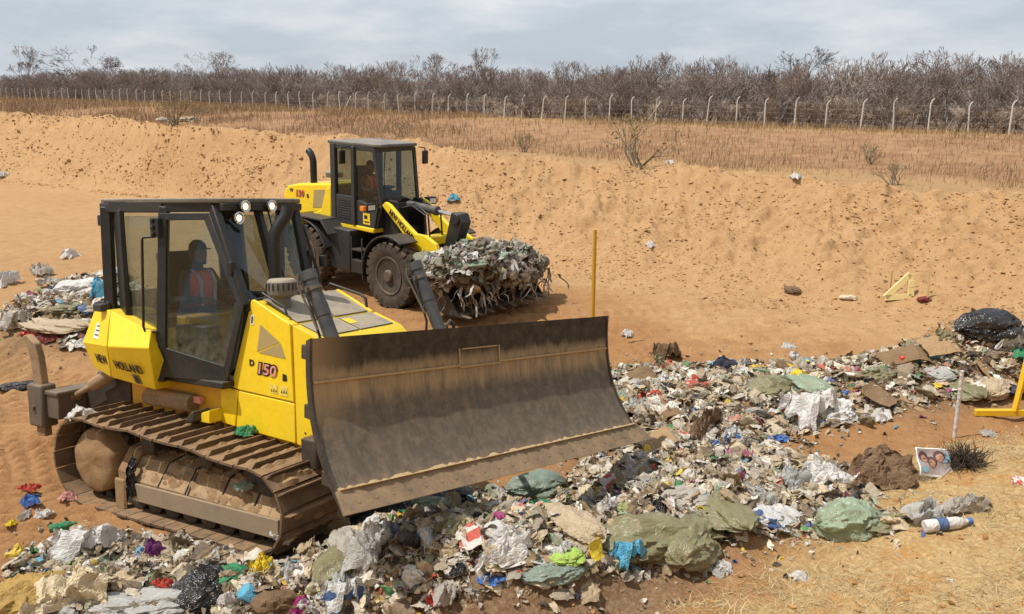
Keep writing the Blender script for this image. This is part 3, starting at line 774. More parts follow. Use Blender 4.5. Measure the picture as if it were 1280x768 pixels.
for sd in (-1, 1):
    yo, yi = sd * 1.303, sd * .553
    lo, hi = min(yo, yi), max(yo, yi)
    b = MB(); rnd = random.Random(5 + sd)
    for k in range(NS):
        a = along(k * PITCHS + .02); c = along(k * PITCHS + PITCHS * 1.04)
        d = (c - a).normalized(); n = Vector((-d.y, d.x, 0))
        if n.dot(Vector(((a.x + c.x) / 2 + .1, (a.y + c.y) / 2 - .47, 0))) < 0: n = -n
        e = rnd.uniform(-.006, .006); jit = Vector((0, e, 0))
        q = lambda p, h: (p.x + n.x * h, p.y + n.y * h)
        b.prism([q(a, -.008), q(c, -.008), q(c, .016), q(a, .016)], 1, lo + jit.y, hi + jit.y, 0)
        g0, g1 = a.lerp(c, .08), a.lerp(c, .20)
        pl = [(g0.x + n.x * .014, g0.y + n.y * .014), (g1.x + n.x * .014, g1.y + n.y * .014)]
        ht = .068
        lo_, hi_ = lo + .004, hi - .004
        tp0, tp1 = g0 + n * ht + d * .006, g1 + n * ht - d * .004
        vs = [(pl[0][0], lo_, pl[0][1]), (pl[1][0], lo_, pl[1][1]), (pl[1][0], hi_, pl[1][1]), (pl[0][0], hi_, pl[0][1]),
              (tp0.x, lo_ + .045, tp0.y), (tp1.x, lo_ + .045, tp1.y), (tp1.x, hi_ - .045, tp1.y), (tp0.x, hi_ - .045, tp0.y)]
        b.add(vs, [(0, 1, 2, 3), (4, 5, 6, 7), (0, 1, 5, 4), (1, 2, 6, 5), (2, 3, 7, 6), (3, 0, 4, 7)], 0)
        for yy in (-.09, .09):                               # chain links
            ym = (yo + yi) / 2 + yy
            m0, m1 = a.lerp(c, .08), a.lerp(c, .92)
            b.prism([q(m0, -.010), q(m1, -.010), q(m1.lerp(m0, .25), -.085), q(m0.lerp(m1, .25), -.085)], 1, ym - .022, ym + .022, 1)
        # earth packed between the bars here and there
        if rnd.random() < .92:
            m0, m1 = a.lerp(c, .22), a.lerp(c, .95)
            for q_ in range(rnd.randint(3, 8)):
                yy = rnd.uniform(lo + .06, hi - .06); mm = m0.lerp(m1, rnd.random()); s_ = rnd.uniform(.025, .07)
                pts = [(mm.x + d.x * s_ * math.cos(w) * .8, yy + s_ * 1.6 * math.sin(w), mm.y + d.y * s_ * math.cos(w) * .8) for w in [2 * PI * i / 7 + rnd.random() * .5 for i in range(7)]]
                base = [(p[0] + n.x * .014, p[1], p[2] + n.y * .014) for p in pts]
                cc = (mm.x + n.x * (.02 + s_ * .45), yy, mm.y + n.y * (.02 + s_ * .45))
                b.add(base + [cc], [(i, (i + 1) % 7, 7) for i in range(7)], 2)
    tr = b.build('crawler_track', [M['shoe'], M['iron'], M['mud']], dz, 0, 25)
    # frame, with its caked top
    sec = [(1.16, .22), (1.16, .37), (1.01, .58), (.80, .62), (.72, .58), (.72, .22)]
    b = MB(); b.loft([(-.78, sd * y, z) for y, z in sec], [(1.30, sd * y, z - .02) for y, z in sec], 0)
    b.loft([(1.30, sd * y, z - .02) for y, z in sec], [(1.46, sd * y, .28 + (z - .28) * .45) for y, z in sec], 0)
    for xx in (-.30, .12, .16, .62, 1.08): b.loft([(xx, sd * (y + .006), z + .006) for y, z in sec], [(xx + .015, sd * (y + .006), z + .006) for y, z in sec], 1)
    for q_ in range(90):                                     # lumps of dried soil lying on the frame
        f_ = rnd.random(); xx = rnd.uniform(-.74, 1.3); yy = 1.16 + (1.01 - 1.16) * f_ if rnd.random() < .7 else rnd.uniform(.80, 1.01); zz = (.37 + .21 * (1.16 - yy) / .15) if yy > 1.01 else .58 + .04 * (1.01 - yy) / .21
        s_ = rnd.uniform(.015, .06); pts = [(xx + s_ * 1.5 * math.cos(w), sd * (yy + s_ * .7 * math.sin(w)), zz - .014 - s_ * .9 * math.sin(w)) for w in [2 * PI * i / 7 + rnd.random() * .5 for i in range(7)]]
        b.add(pts + [(xx, sd * (yy + s_ * .3), zz + s_ * .5)], [(i, (i + 1) % 7, 7) for i in range(7)], 2)
    fm = b.build('track_frame', [M['mudsteel'], M['iron'], M['mud']], tr, .012)
    b = MB(); b.loft([(-.96, sd * y, z + (.08 if z > .3 else -.02)) for y, z in sec], [(-.74, sd * y, z + (.06 if z > .3 else -.02)) for y, z in sec]); b.bb((-.99, sd * 1.17 - .02, .02), (-.82, sd * 1.17 + .02, .36)); b.build('frame_end', M['mud'], tr, .03)
    b = MB(); b.bb((-.68, min(sd * 1.17, sd * 1.20), .165), (1.46, max(sd * 1.17, sd * 1.20), .355)); b.build('rock_guard', M['plank'], tr, .008)
    b = MB(); b.lathe([(.25, .82 * sd), (.36, .85 * sd), (.36, 1.0 * sd), (.355, 1.12 * sd), (.34, 1.17 * sd), (.30, 1.19 * sd), (.24, 1.20 * sd), (.18, 1.205 * sd), (.12, 1.21 * sd), (.06, 1.21 * sd), (.01, 1.21 * sd)], (-1.36, 0, .48), 'y', 48)
    mv = b
    for i, p in enumerate(mv.v):
        k = float(fbm(np.array([p[0] * 7 + 3 * p[1]]), np.array([p[2] * 7]), 4, 9)[0]); mv.v[i] = (p[0] + .02 * k, p[1] + sd * .035 * k, p[2] + .02 * k)
    b.build('final_drive', M['mud'], tr, 0, 60)
    b = MB(); n = 23; prof = []
    for k in range(n * 4):
        a = 2 * PI * k / (n * 4); rr = (.455, .455, .40, .40)[k % 4]; prof.append((-1.40 + rr * math.cos(a), .50 + rr * math.sin(a)))
    b.prism(prof, 1, sd * .93 - .04, sd * .93 + .04); b.build('sprocket', M['iron'], tr)
    b = MB(); b.lathe([(.05, -.13), (.30, -.12), (.375, -.09), (.375, .09), (.30, .12), (.05, .13)], (1.22, sd * .93, .425), 'y', 36); b.build('idler', M['iron'], tr)
    for k in range(7):
        b = MB(); b.lathe([(.06, -.20), (.115, -.17), (.115, -.10), (.09, -.09), (.09, .09), (.115, .10), (.115, .17), (.06, .20)], (-.72 + k * .275, sd * .93, .135), 'y', 18); b.build('track_roller', M['iron'], tr)
    for xx in (-.55, .35):
        b = MB(); b.lathe([(.03, -.16), (.085, -.14), (.085, .05), (.105, .06), (.105, .10), (.06, .13)] if sd > 0 else [(.06, -.17), (.105, -.14), (.105, -.08), (.085, -.06), (.085, .14), (.03, .16)], (xx, sd * .93, .74), 'y', 18)
        b.bb((xx - .05, sd * .80 - .04, .55), (xx + .05, sd * .80 + .04, .76)); b.build('carrier_roller', M['iron'], tr)

# ---- blade
BL = Matrix(((.9635, .26748, .01133, 3.3383), (-.26772, .96263, .04077, .0249), (0, -.04232, .9991, .78), (0, 0, 0, 1)))
TILT = .40927; BW, BH = 3.736, 1.424
def bp(u, y, off=0.):                  # u 0 foot .. 1 top of the curved face; off in front of it
    z = u * BH; x = -math.sin(TILT) * z; zz = math.cos(TILT) * z
    sag = -.175 * (1 - (2 * u - 1) ** 2) - .02 * math.sin(u * PI) ** 2
    x += (sag + off) * math.cos(TILT); zz += (sag + off) * math.sin(TILT)
    return BL @ Vector((x, y, zz))
t = NT('blade_face_steel')
# bright worn face low down, brown scale higher up, with a dried-on band of tan soil below the extension plate: dirt with its own place on the blade
att = t.n('ShaderNodeAttribute', attribute_name='own'); sc_ = t.n('ShaderNodeSeparateColor'); t.l(att.outputs['Color'], sc_.inputs[0])
uu, vv = sc_.outputs[0], sc_.outputs[1]
cm = t.n('ShaderNodeCombineXYZ'); t.l(t.math('MULTIPLY', uu, 1.4), cm.inputs[2]); t.l(t.math('MULTIPLY', vv, 3.7), cm.inputs[1])
st1 = t.noise(1.0, 6, .7, cm.outputs[0], (1, 9, 1.3)); st2 = t.noise(1.0, 6, .7, cm.outputs[0], (1, 16, 3.5)); st3 = t.noise(9, 6, .7, cm.outputs[0])
base = t.mix(t.ramp(st2, [(.35, 0), (.65, 1)]), (.10, .080, .062), (.135, .108, .083))
base = t.mix(t.ramp(st3, [(.45, 0), (.75, 1)]), base, (.21, .16, .11))
up_ = t.math('ADD', uu, t.math('MULTIPLY', t.math('SUBTRACT', st1, .5), .16))
scale = t.mix(t.ramp(st3, [(.35, 0), (.65, 1)]), (.028, .022, .017), (.075, .055, .038))
base = t.mix(t.ramp(up_, [(.80, 0), (.86, 1)]), base, scale)
band = t.math('MULTIPLY', t.ramp(up_, [(.60, 0), (.69, 1)]), t.ramp(up_, [(.79, 1), (.85, 0)]))
band = t.math('MULTIPLY', band, t.ramp(t.math('ADD', st1, t.math('MULTIPLY', st2, .5)), [(.55, .15), (.9, .85)]))
base = t.mix(band, base, (.42, .29, .15))
edge = t.math('MULTIPLY', t.ramp(t.math('ADD', vv, t.math('MULTIPLY', st3, .06)), [(.02, 1), (.14, 0)]), t.math('MULTIPLY', t.ramp(up_, [(.45, 0), (.6, 1)]), .7))
base = t.mix(edge, base, (.40, .28, .15))
lo_ = t.ramp(up_, [(.10, 1), (.20, 0)])
base = t.mix(t.math('MULTIPLY', lo_, t.ramp(st3, [(.3, .3), (.7, 1)])), base, (.30, .205, .12))
M['blade'] = t.pbr(base, .6, .1, t.bump(t.math('ADD', st2, st3), .25, .01), .25)
nu, nv = 40, 60
vs = []; cols = []; th = .045
for lay in (0, -th):
    for i in range(nu + 1):
        for j in range(nv + 1):
            u, v = i / nu, j / nv
            p = bp(u, (v - .5) * BW, lay + (.004 * math.sin(v * 40) * math.sin(u * 9) if lay == 0 else 0)); vs.append(p); cols.append((u, v, 0))
fs = []; o2 = (nu + 1) * (nv + 1); I = lambda i, j, o=0: o + i * (nv + 1) + j
for i in range(nu):
    for j in range(nv):
        fs.append((I(i, j), I(i, j + 1), I(i + 1, j + 1), I(i + 1, j))); fs.append((I(i, j, o2), I(i + 1, j, o2), I(i + 1, j + 1, o2), I(i, j + 1, o2)))
for j in range(nv): fs.append((I(0, j), I(0, j, o2), I(0, j + 1, o2), I(0, j + 1))); fs.append((I(nu, j), I(nu, j + 1), I(nu, j + 1, o2), I(nu, j, o2)))
for i in range(nu): fs.append((I(i, 0), I(i + 1, 0), I(i + 1, 0, o2), I(i, 0, o2))); fs.append((I(i, nv), I(i, nv, o2), I(i + 1, nv, o2), I(i + 1, nv)))
bl = np_mesh('blade', np.array([tuple(p) for p in vs]), np.array(fs), M['blade'], dz, smooth=True, cols=np.array(cols))
bl.data.set_sharp_from_angle(angle=R(40))
def strip(u0, u1, y0, y1, off0, off1, mb, mi=0, k=10):
    for j in range(k):
        a, c = y0 + (y1 - y0) * j / k, y0 + (y1 - y0) * (j + 1) / k
        mb.loft([bp(u0, a, off0), bp(u1, a, off0), bp(u1, a, off1), bp(u0, a, off1)], [bp(u0, c, off0), bp(u1, c, off0), bp(u1, c, off1), bp(u0, c, off1)], mi)
ME = paint('cutting_edge_steel', (.17, .125, .08), .6, .6, dustcol=(.38, .26, .15), scale=5, metal=.3, top=.4, bump=.2, lo=.35, hi=.65)
MC = paint('caked_soil', (.44, .31, .17), .95, .3, dustcol=(.50, .37, .21), scale=9, bump=1.0, spec=.1)
b = MB()
b.loft([bp(.135, -BW / 2 - .03, .012), bp(.135, -BW / 2 - .03, .04), bp(-.005, -BW / 2 - .05, .035), bp(-.005, -BW / 2 - .05, .006)], [bp(.135, BW / 2 + .03, .012), bp(.135, BW / 2 + .03, .04), bp(-.005, BW / 2 + .13, .035), bp(-.005, BW / 2 + .13, .006)])
for k in range(22): 
    p = bp(.06, -1.75 + k * 3.5 / 21, .036); n_ = (bp(.06, -1.75 + k * 3.5 / 21, .046) - p)
    b.add([p + n_ * .8 + (bp(.06 + .014 * math.sin(w), -1.75 + k * 3.5 / 21 + .02 * math.cos(w), .036) - p) for w in [2 * PI * i / 8 for i in range(8)]], [tuple(range(8))])
b.build('cutting_edge', ME, bl, .004)
b = MB(); rnd = random.Random(3); L_, U_ = [], []
for j in range(91):
    y = -BW / 2 + j * BW / 90; h = .012 + .016 * rnd.random(); e = .020 * rnd.random()
    L_.append((y, h, e))
for (y0, h0, e0), (y1, h1, e1) in zip(L_[:-1], L_[1:]):
    b.loft([bp(.128, y0, .012), bp(.137, y0, .012 + h0 * 1.6 + .025), bp(.142 + e0, y0, .004)], [bp(.128, y1, .012), bp(.137, y1, .012 + h1 * 1.6 + .025), bp(.142 + e1, y1, .004)])
b.build('soil_ledge', MC, bl, 0, 60)
b = MB(); strip(.755, .768, -BW / 2 + .02, -.30, 0, .022, b); strip(.755, .768, .22, BW / 2 - .02, 0, .022, b)
strip(.745, .755, -.30, .22, 0, .022, b, k=3); strip(.86, .868, -.26, .19, 0, .018, b, k=3); strip(.745, .868, -.30, -.288, 0, .018, b, k=1); strip(.745, .868, .208, .22, 0, .018, b, k=1)
b.build('extension_seam', MC, bl, .003)
for sd in (-1, 1):                                           # end plates and the back frame
    b = MB(); y = sd * BW / 2
    ring = [bp(u / 14, y, .014) for u in range(15)] + [bp(1 - u / 14, y, -.055) for u in range(15)]
    n_ = (BL.to_3x3() @ Vector((0, 1, 0)))
    b.loft([p - n_ * .012 for p in ring], [p + n_ * .012 for p in ring]); b.build('end_plate', M['iron'], bl)
b = MB()
for u in (.22, .62, .95): 
    a, c = bp(u, -BW / 2 + .03, -.13), bp(u, BW / 2 - .03, -.13); b.bar(a, c, .16, .12)
for y in (-.9, -.3, .3, .9):
    for k in range(8): b.bar(bp(.08 + .11 * k, y, -.12), bp(.08 + .11 * (k + 1), y, -.12), .05, .10)
b.build('back_frame', M['iron'], bl, .01)
b = MB(); q_ = bp(1.0, -.36, -.06); b.tube([q_ + Vector((0, -.06, -.02)), q_ + Vector((0, -.055, .05)), q_ + Vector((0, 0, .085)), q_ + Vector((0, .055, .05)), q_ + Vector((0, .06, -.02))], .018, 8); b.build('lifting_eye', M['iron'], bl)
b = MB()
for sd in (-1, 1): b.bar((.2, sd * .46, .42), (2.75, sd * .46, .80), .16, .24); b.bar((2.4, sd * .46, .72), (2.72, sd * .08, .92), .16, .24)
b.bb((2.6, -.5, .70), (2.85, .5, 1.0)); b.bar((2.75, -.7, 1.0), (2.75, .7, 1.0), .2, .16)
b.bar((2.68, 0, .90), (2.80, 0, 1.1), .30, .2)
b.build('push_frame', M['iron'], dz, .02)

# ---- ripper at the back
b = MB(); b.bb((-2.68, -.90, .74), (-2.42, .95, 1.06)); b.bb((-2.70, -.92, 1.02), (-2.40, .97, 1.075)); rb_ = b.build('ripper_beam', M['steel'], dz, .015)
for y in (-.86, .05, .92):
    b = MB(); b.bb((-2.96, y - .10, .62), (-2.66, y + .10, 1.14)); b.build('shank_pocket', M['steel'], rb_, .03)
for y in (-.86,):
    b = MB(); b.prism([(-2.90, .50), (-2.72, .50), (-2.72, 1.15), (-2.76, 1.45), (-2.82, 1.62), (-2.98, 1.72), (-3.06, 1.70), (-2.98, 1.56), (-2.92, 1.40), (-2.90, 1.1)], 1, y - .045, y + .045)
    b.build('ripper_shank', M['mudsteel'], rb_, .012)
    b = MB(); b.tube([(-2.82, y - .13, .86), (-2.82, y + .13, .86)], .03, 10); b.build('shank_pin', M['steel'], rb_)
b = MB()
for y in (-.5, .5):
    b.prism([(-1.55, .80), (-1.55, 1.38), (-1.75, 1.42), (-2.50, 1.00), (-2.45, .78)], 1, y - .05, y + .05)
b.prism([(-1.9, .95), (-2.35, .95), (-2.35, 1.55), (-2.28, 1.55)], 1, .40, .46)
b.build('ripper_linkage', M['iron'], dz, .015)
for y in (-.68, .68):
    b = MB(); b.tube([(-1.62, y, 1.36), (-2.05, y, 1.16)], .075, 14); b.tube([(-2.05, y, 1.16), (-2.46, y, .98)], .035, 12); b.tube([(-2.46, y - .06, .98), (-2.46, y + .06, .98)], .06, 12)
    b.build('ripper_cylinder', M['mudsteel'], dz)
# ------------------------------------------------------------------ wheel loader
ld = empty('wheel_loader', LOA)
tag(ld, 'yellow wheel loader with a black cab carrying a bucketful of waste behind the bulldozer', 'wheel loader')
YL = M['yellow_loader']
def wheel(x, s):
    r, w = .69, .44
    yo, yi = s * 1.09, s * .65
    ym = (yo + yi) / 2; h = .22
    b = MB()
    prof = [(.40, -h * .80), (.47, -h * .98), (.56, -h), (.63, -h * .94), (.645, -h * .80), (.645, h * .80), (.63, h * .94), (.56, h), (.47, h * .98), (.40, h * .80)]
    b.lathe(prof, (x, ym, r), 'y', 56)
    nl = 22
    for k in range(nl):                                     # wavy traction lugs, from both shoulders
        for side in (-1, 1):
            a0 = 2 * PI * (k + (.5 if side > 0 else 0)) / nl
            pts = []
            for f, da in ((1.0, 0.0), (.72, .03), (.45, .13), (.2, .16), (-.06, .24)):
                pts.append((a0 + da * 1.0, side * f * h * .97))
            for (a1, y1), (a2, y2) in zip(pts[:-1], pts[1:]):
                hw = .075
                vs = []
                for a, y in ((a1, y1), (a2, y2)):
                    for rr, dw in ((.63, 1.15), (.705 - .012 * (abs(y) > h * .9), .8)):
                        for e in (-1, 1):
                            an = a + e * hw * dw / .69 * 1.0
                            vs.append((x + rr * math.cos(an), ym + y, r + rr * math.sin(an)))
                b.add(vs, [(0, 1, 3, 2), (4, 6, 7, 5), (0, 4, 5, 1), (2, 3, 7, 6), (0, 2, 6, 4), (1, 5, 7, 3)])
            a = pts[0][0]; vs = []                            # lug runs down the shoulder
            for rr, yy in ((.69, h * .97), (.56, h * 1.02)):
                for e in (-1, 1):
                    for dd in (0, -.03): vs.append((x + (rr + dd * 0) * math.cos(a + e * .06), ym + side * (yy + dd), r + rr * math.sin(a + e * .06)))
            b.add(vs, [(0, 1, 3, 2), (4, 6, 7, 5), (0, 4, 5, 1), (2, 3, 7, 6), (0, 2, 6, 4), (1, 5, 7, 3)])
    wr = empty('wheel'); wr.parent = ld
    b.build('tyre', M['rubber'], wr, 0, 30)
    b = MB(); q = s
    P = [(.02, .24), (.10, .24), (.125, .21), (.135, .10), (.21, .07), (.23, -.02), (.31, -.03), (.335, .10), (.37, .20), (.40, .205), (.405, .17), (.40, -.18), (.1, -.18)]
    if s > 0: b.lathe([(a, c) for a, c in P], (x, ym, r), 'y', 40)
    else: b.lathe([(a, -c) for a, c in P], (x, ym, r), 'y', 40)
    for k in range(10):
        a = 2 * PI * k / 10; b.lathe([(.016, 0), (.016, s * .03)], (x + .175 * math.cos(a), ym + s * .078, r + .17 * math.sin(a)), 'y', 8)
    b.build('rim', M['rim'], wr, 0, 30)
for x in (1.45, -1.45):
    for s in (-1, 1): wheel(x, s)
# chassis
b = MB(); b.bb((-2.4, -.42, .62), (-.15, .42, 1.2)); b.bb((.15, -.40, .55), (1.7, .40, 1.15)); b.tube([(0, 0, .55), (0, 0, 1.2)], .16, 16)
b.tube([(1.45, -.7, .69), (1.45, .7, .69)], .14, 14); b.tube([(-1.45, -.7, .69), (-1.45, .7, .69)], .14, 14)
b.build('chassis', M['black'], ld, .02)
for s in (-1, 1):
    b = MB(); b.bb((-.88, s * .70 - .20, .50), (-.02, s * .70 + .20, 1.42)); b.build('fuel_tank', M['black'], ld, .03)
    b = MB(); b.bb((.02, s * .78 - .13, .52), (.42, s * .78 + .13, .80)); b.bb((.02, s * .78 - .13, 1.0), (.42, s * .78 + .13, 1.04)); b.bb((.02, s * .9 - .01, .5), (.06, s * .9 + .01, 1.3)); b.bb((.38, s * .9 - .01, .5), (.42, s * .9 + .01, 1.3))
    b.build('access_ladder', M['black'], ld, .01)
    # fenders
    b = MB()
    for x0, x1, w_ in ((-1.45, -1.45, 0),):
        arc = [(-1.45 + .82 * math.cos(R(a)), .69 + .80 * math.sin(R(a))) for a in range(20, 121, 10)]
        arc2 = [(-1.45 + .85 * math.cos(R(a)), .69 + .83 * math.sin(R(a))) for a in range(120, 19, -10)]
        b.prism(arc + arc2, 1, min(s * .62, s * 1.10), max(s * .62, s * 1.10))
    b.bb((-1.75, min(s * .6, s * 1.12), 1.555), (-.72, max(s * .6, s * 1.12), 1.60)); b.prism([(-.74, 1.60), (-.46, 1.30), (-.50, 1.28), (-.78, 1.56)], 1, min(s * .62, s * 1.12), max(s * .62, s * 1.12))
    b.build('rear_fender', M['grey_dark'], ld, .012)
    b = MB()
    arc = [(1.45 + .80 * math.cos(R(a)), .69 + .80 * math.sin(R(a))) for a in range(60, 196, 9)]
    arc2 = [(1.45 + .84 * math.cos(R(a)), .69 + .84 * math.sin(R(a))) for a in range(195, 59, -9)]
    b.prism(arc + arc2, 1, min(s * .62, s * 1.10), max(s * .62, s * 1.10)); b.build('front_fender', M['black'], ld, .01)
# rear body
hpf = [(-2.66, 1.16), (-2.80, 1.60), (-2.78, 1.95), (-2.62, 2.12), (-2.2, 2.21), (-1.0, 2.33), (-.92, 2.33), (-.92, 1.62), (-1.45, 1.62), (-2.15, 1.50), (-2.28, 1.16)]
b = MB(); b.prism(hpf, 1, -.68, .68); hd = b.build('engine_hood', YL, ld, .05, seg=3)
b = MB(); b.bb((-2.98, -.75, .62), (-2.55, .75, 1.30)); b.build('counterweight', M['grey_dark'], ld, .05)
for s in (-1, 1):
    b = MB(); b.prism([(-1.62, 1.72), (-1.12, 1.78), (-1.12, 2.18), (-1.55, 2.13)], 1, s * .685 - .004, s * .685 + .004)
    b.build('side_grille', M['tanpanel'], hd, .003)
b = MB(); b.prism([(-.92, 2.30), (-1.10, 2.20), (-1.30, 1.70), (-1.75, 1.56), (-.92, 1.56)], 1, -.70, .70); b.build('cab_shroud', YL, ld, .03)
put_text('W', .12, M['ink'], hd, (-2.44, -.686, 2.03), (1, 0, .06), (0, 0, 1), .003, 1.1)
put_text('130', .20, M['ink'], hd, (-2.12, -.686, 1.98), (1, 0, .05), (0, 0, 1), .012, 1.15, shear=.12)
put_text('130', .20, M['ink_red'], hd, (-2.12, -.69, 1.98), (1, 0, .05), (0, 0, 1), .004, 1.15, shear=.12)
put_text('B', .12, M['ink'], hd, (-1.80, -.686, 1.96), (1, 0, .05), (0, 0, 1), .006, 1.1)
b = MB(); b.tube([(-1.80, -.50, 2.20), (-1.80, -.50, 2.74), (-1.83, -.50, 2.84), (-1.90, -.50, 2.93), (-1.97, -.50, 2.97)], .078, 16); b.build('exhaust_stack', M['black_gloss'], ld)
b = MB(); b.lathe([(.06, 0), (.06, .12), (.19, .14), (.20, .17), (.20, .25), (.15, .28), (.02, .29)], (-1.42, -.20, 2.26), n=24); b.build('air_intake', M['plate'], ld)
# cab
cr_, cf_, cy, cyf = -.92, .46, .64, .56
b = MB(); 
for s in (-1, 1):
    b.bb((cr_, s * cy - .05, 1.50), (cr_ + .16, s * cy + .05, 3.22))
    b.bb((-.20, s * cy - .045, 1.50), (-.10, s * cy + .045, 3.20))
    b.bar((.44, s * cyf, 3.18), (.62, s * (cyf - .04), 1.96), .07, .07); b.bar((.62, s * (cyf - .04), 1.98), (.50, s * (cyf), 1.50), .08, .08)
    b.loft([(-.92, s * (cy - .03), 3.12), (-.92, s * (cy + .03), 3.12), (-.92, s * (cy + .03), 3.22), (-.92, s * (cy - .03), 3.22)], [(.45, s * (cyf - .03), 3.12), (.45, s * (cyf + .03), 3.12), (.45, s * (cyf + .03), 3.22), (.45, s * (cyf - .03), 3.22)])
    b.prism([(-.12, 1.50), (.50, 1.50), (.62, 1.98), (.42, 1.98), (.05, 2.05), (-.12, 2.05)], 1, s * .60 - .03, s * .60 + .03)
    b.bb((-.78, s * cy - .03, 1.50), (-.18, s * cy + .03, 2.12))
b.bar((.44, -cyf, 3.16), (.44, cyf, 3.16), .07, .1); b.bar((.61, -.5, 1.97), (.61, .5, 1.97), .07, .1); b.bb((.47, -.5, 1.5), (.53, .5, 1.97)); b.bb((cr_, -.6, 1.5), (cr_ + .06, .6, 2.2))
b.bb((cr_, -.6, 3.1), (cr_ + .06, .6, 3.22))
b.build('cab_frame', M['grey_dark'], ld, .012)
b = MB(); b.prism([(-1.02, -.67), (.46, -.60), (.62, -.50), (.62, .50), (.46, .60), (-1.02, .67)], 2, 3.215, 3.285); b.build('cab_roof', paint('pale_dusty_roof', (.07, .07, .07), .6, .6, dustcol=(.30, .27, .23), top=.5, lo=.3, hi=.7), ld, .02)
b = MB(); b.bb((-.92, -.66, 1.40), (.50, .66, 1.50)); b.build('cab_floor_beam', M['yellow'], ld, .02)
for s in (-1, 1):
    b = MB(); b.add([(-.76, s * cy, 2.14), (-.21, s * cy, 2.12), (-.21, s * cy, 3.12), (-.76, s * cy, 3.12)], [(0, 1, 2, 3)])
    dr = b.build('door_pane', M['glass_loader'], ld, smooth=False)
    b = MB(); b.add([(-.09, s * (cy - .02), 2.05), (.05, s * .60, 2.05), (.42, s * .58, 1.99), (.60, s * .53, 1.99), (.44, s * cyf, 3.13), (-.09, s * (cy - .02), 3.13)], [(0, 1, 2, 3, 4, 5)])
    b.build('side_window', M['glass_loader'], ld, smooth=False)
    b = MB()
    for k in range(8): b.bb((-.70, s * (cy + .035) - .006, 1.62 + .055 * k), (-.26, s * (cy + .035) + .006, 1.645 + .055 * k))
    b.build('vent_louvre', M['black'], ld, .002)
b = MB(); b.add([(.45, -.52, 3.12), (.45, .52, 3.12), (.61, .48, 2.0), (.61, -.48, 2.0)], [(0, 1, 2, 3)]); b.build('windscreen', M['glass_loader'], ld, smooth=False)
b = MB(); b.add([(-.90, -.55, 3.1), (-.90, .55, 3.1), (-.90, .55, 2.2), (-.90, -.55, 2.2)], [(0, 1, 2, 3)]); b.build('rear_window', M['glass_loader'], ld, smooth=False)
b = MB(); b.bb((.13, -.636, 1.56), (.36, -.633, 1.80)); sk = b.build('capacity_sticker', M['yellow_loader'], ld)
b = MB(); b.bb((.17, -.639, 1.68), (.28, -.637, 1.76)); b.bb((.17, -.639, 1.60), (.33, -.637, 1.63)); b.build('printed_mark', M['ink'], sk)
for x, y, z, rot in ((-.32, -.80, 2.97, 0), (.50, .86, 2.95, 0)):
    b = MB(); b.bb((x - .05, y - .075, z - .15), (x + .02, y + .075, z + .15)); mr = b.build('mirror', M['black_gloss'], ld, .025)
    b = MB(); s = -1 if y < 0 else 1; b.tube([(x - .02, y, z + .15), (x - .02, y, z + .20), (x + .1, s * .58, z + .24)], .014, 8); b.build('mirror_arm', M['black_gloss'], mr)
b = MB(); b.tube([(.47, -.28, 3.10), (.52, -.36, 2.6), (.60, -.40, 2.08)], .010, 6); b.build('wiper', M['black_gloss'], ld)
b = MB(); b.bb((-.66, -.24, 1.72), (-.18, .24, 2.0)); b.prism([(-.68, 1.95), (-.56, 1.95), (-.60, 2.72), (-.72, 2.72)], 1, -.23, .23); b.build('operator_seat', M['seat'], ld, .04)
b = MB(); b.prism([(.30, 1.5), (.46, 1.5), (.40, 2.2), (.28, 2.25)], 1, -.22, .22); b.lathe([(.16, 0), (.19, .015), (.19, .03), (.16, .04)], (.17, 0, 2.30), n=20); b.build('steering_console', M['black'], ld, .02)
# front frame and boom
b = MB(); 
for s in (-1, 1): b.prism([(.45, 1.0), (1.0, 1.0), (1.05, 1.7), (.95, 2.12), (.66, 2.12), (.50, 1.6)], 1, s * .36 - .03, s * .36 + .03)
b.bb((.5, -.36, 1.0), (.9, .36, 1.5)); b.build('boom_tower', M['black'], ld, .02)
arm = [(.68, 2.02), (.78, 2.10), (.92, 2.06), (1.30, 1.80), (1.72, 1.55), (2.0, 1.55), (2.32, 1.42), (2.72, .70), (2.60, .55), (2.46, .60), (2.15, 1.10), (1.78, 1.20), (1.52, 1.33), (1.20, 1.62), (.80, 1.92)]
for s in (-1, 1):
    b = MB(); b.prism(arm, 1, s * .52 - .045, s * .52 + .045); am = b.build('boom_arm', YL, ld, .012)
    if s < 0: put_text('NEW HOLLAND', .165, M['ink'], am, (1.30, -.572, 1.675), (.82, 0, -.545), (.545, 0, .82), .004, .74)
    b = MB(); b.tube([(.80, s * .46, 1.15), (1.55, s * .46, 1.22)], .07, 12); b.tube([(1.5, s * .46, 1.21), (2.0, s * .46, 1.28)], .035, 10); b.build('lift_cylinder', M['cyl'], ld)
    b = MB(); b.tube([(.62, s * .62, 2.0), (.62, s * .86, 2.02)], .025, 8); b.bb((.56, s * .88 - .12, 1.92), (.72, s * .88 + .12, 2.08)); hl = b.build('headlight', M['black_gloss'], ld, .02)
    b = MB(); b.bb((.72, s * .88 - .09, 1.95), (.728, s * .88 + .09, 2.05)); b.build('lens', M['lens'], hl)
    b = MB(); b.bb((.58, s * .98, 1.94), (.70, s * .98 + s * .10, 2.04)) if s > 0 else b.bb((.58, -1.08, 1.94), (.70, -.99, 2.04)); b.build('indicator', M['orange_lens'], hl, .01)
b = MB(); b.bb((1.55, -.48, 1.25), (1.80, .48, 1.45)); b.build('boom_crossbar', YL, ld, .03)
b = MB(); b.tube([(.90, 0, 2.02), (1.75, 0, 1.98)], .085, 16); b.tube([(1.72, 0, 1.98), (1.80, 0, 1.978)], .10, 16); bc = b.build('tilt_cylinder', M['cyl'], ld)
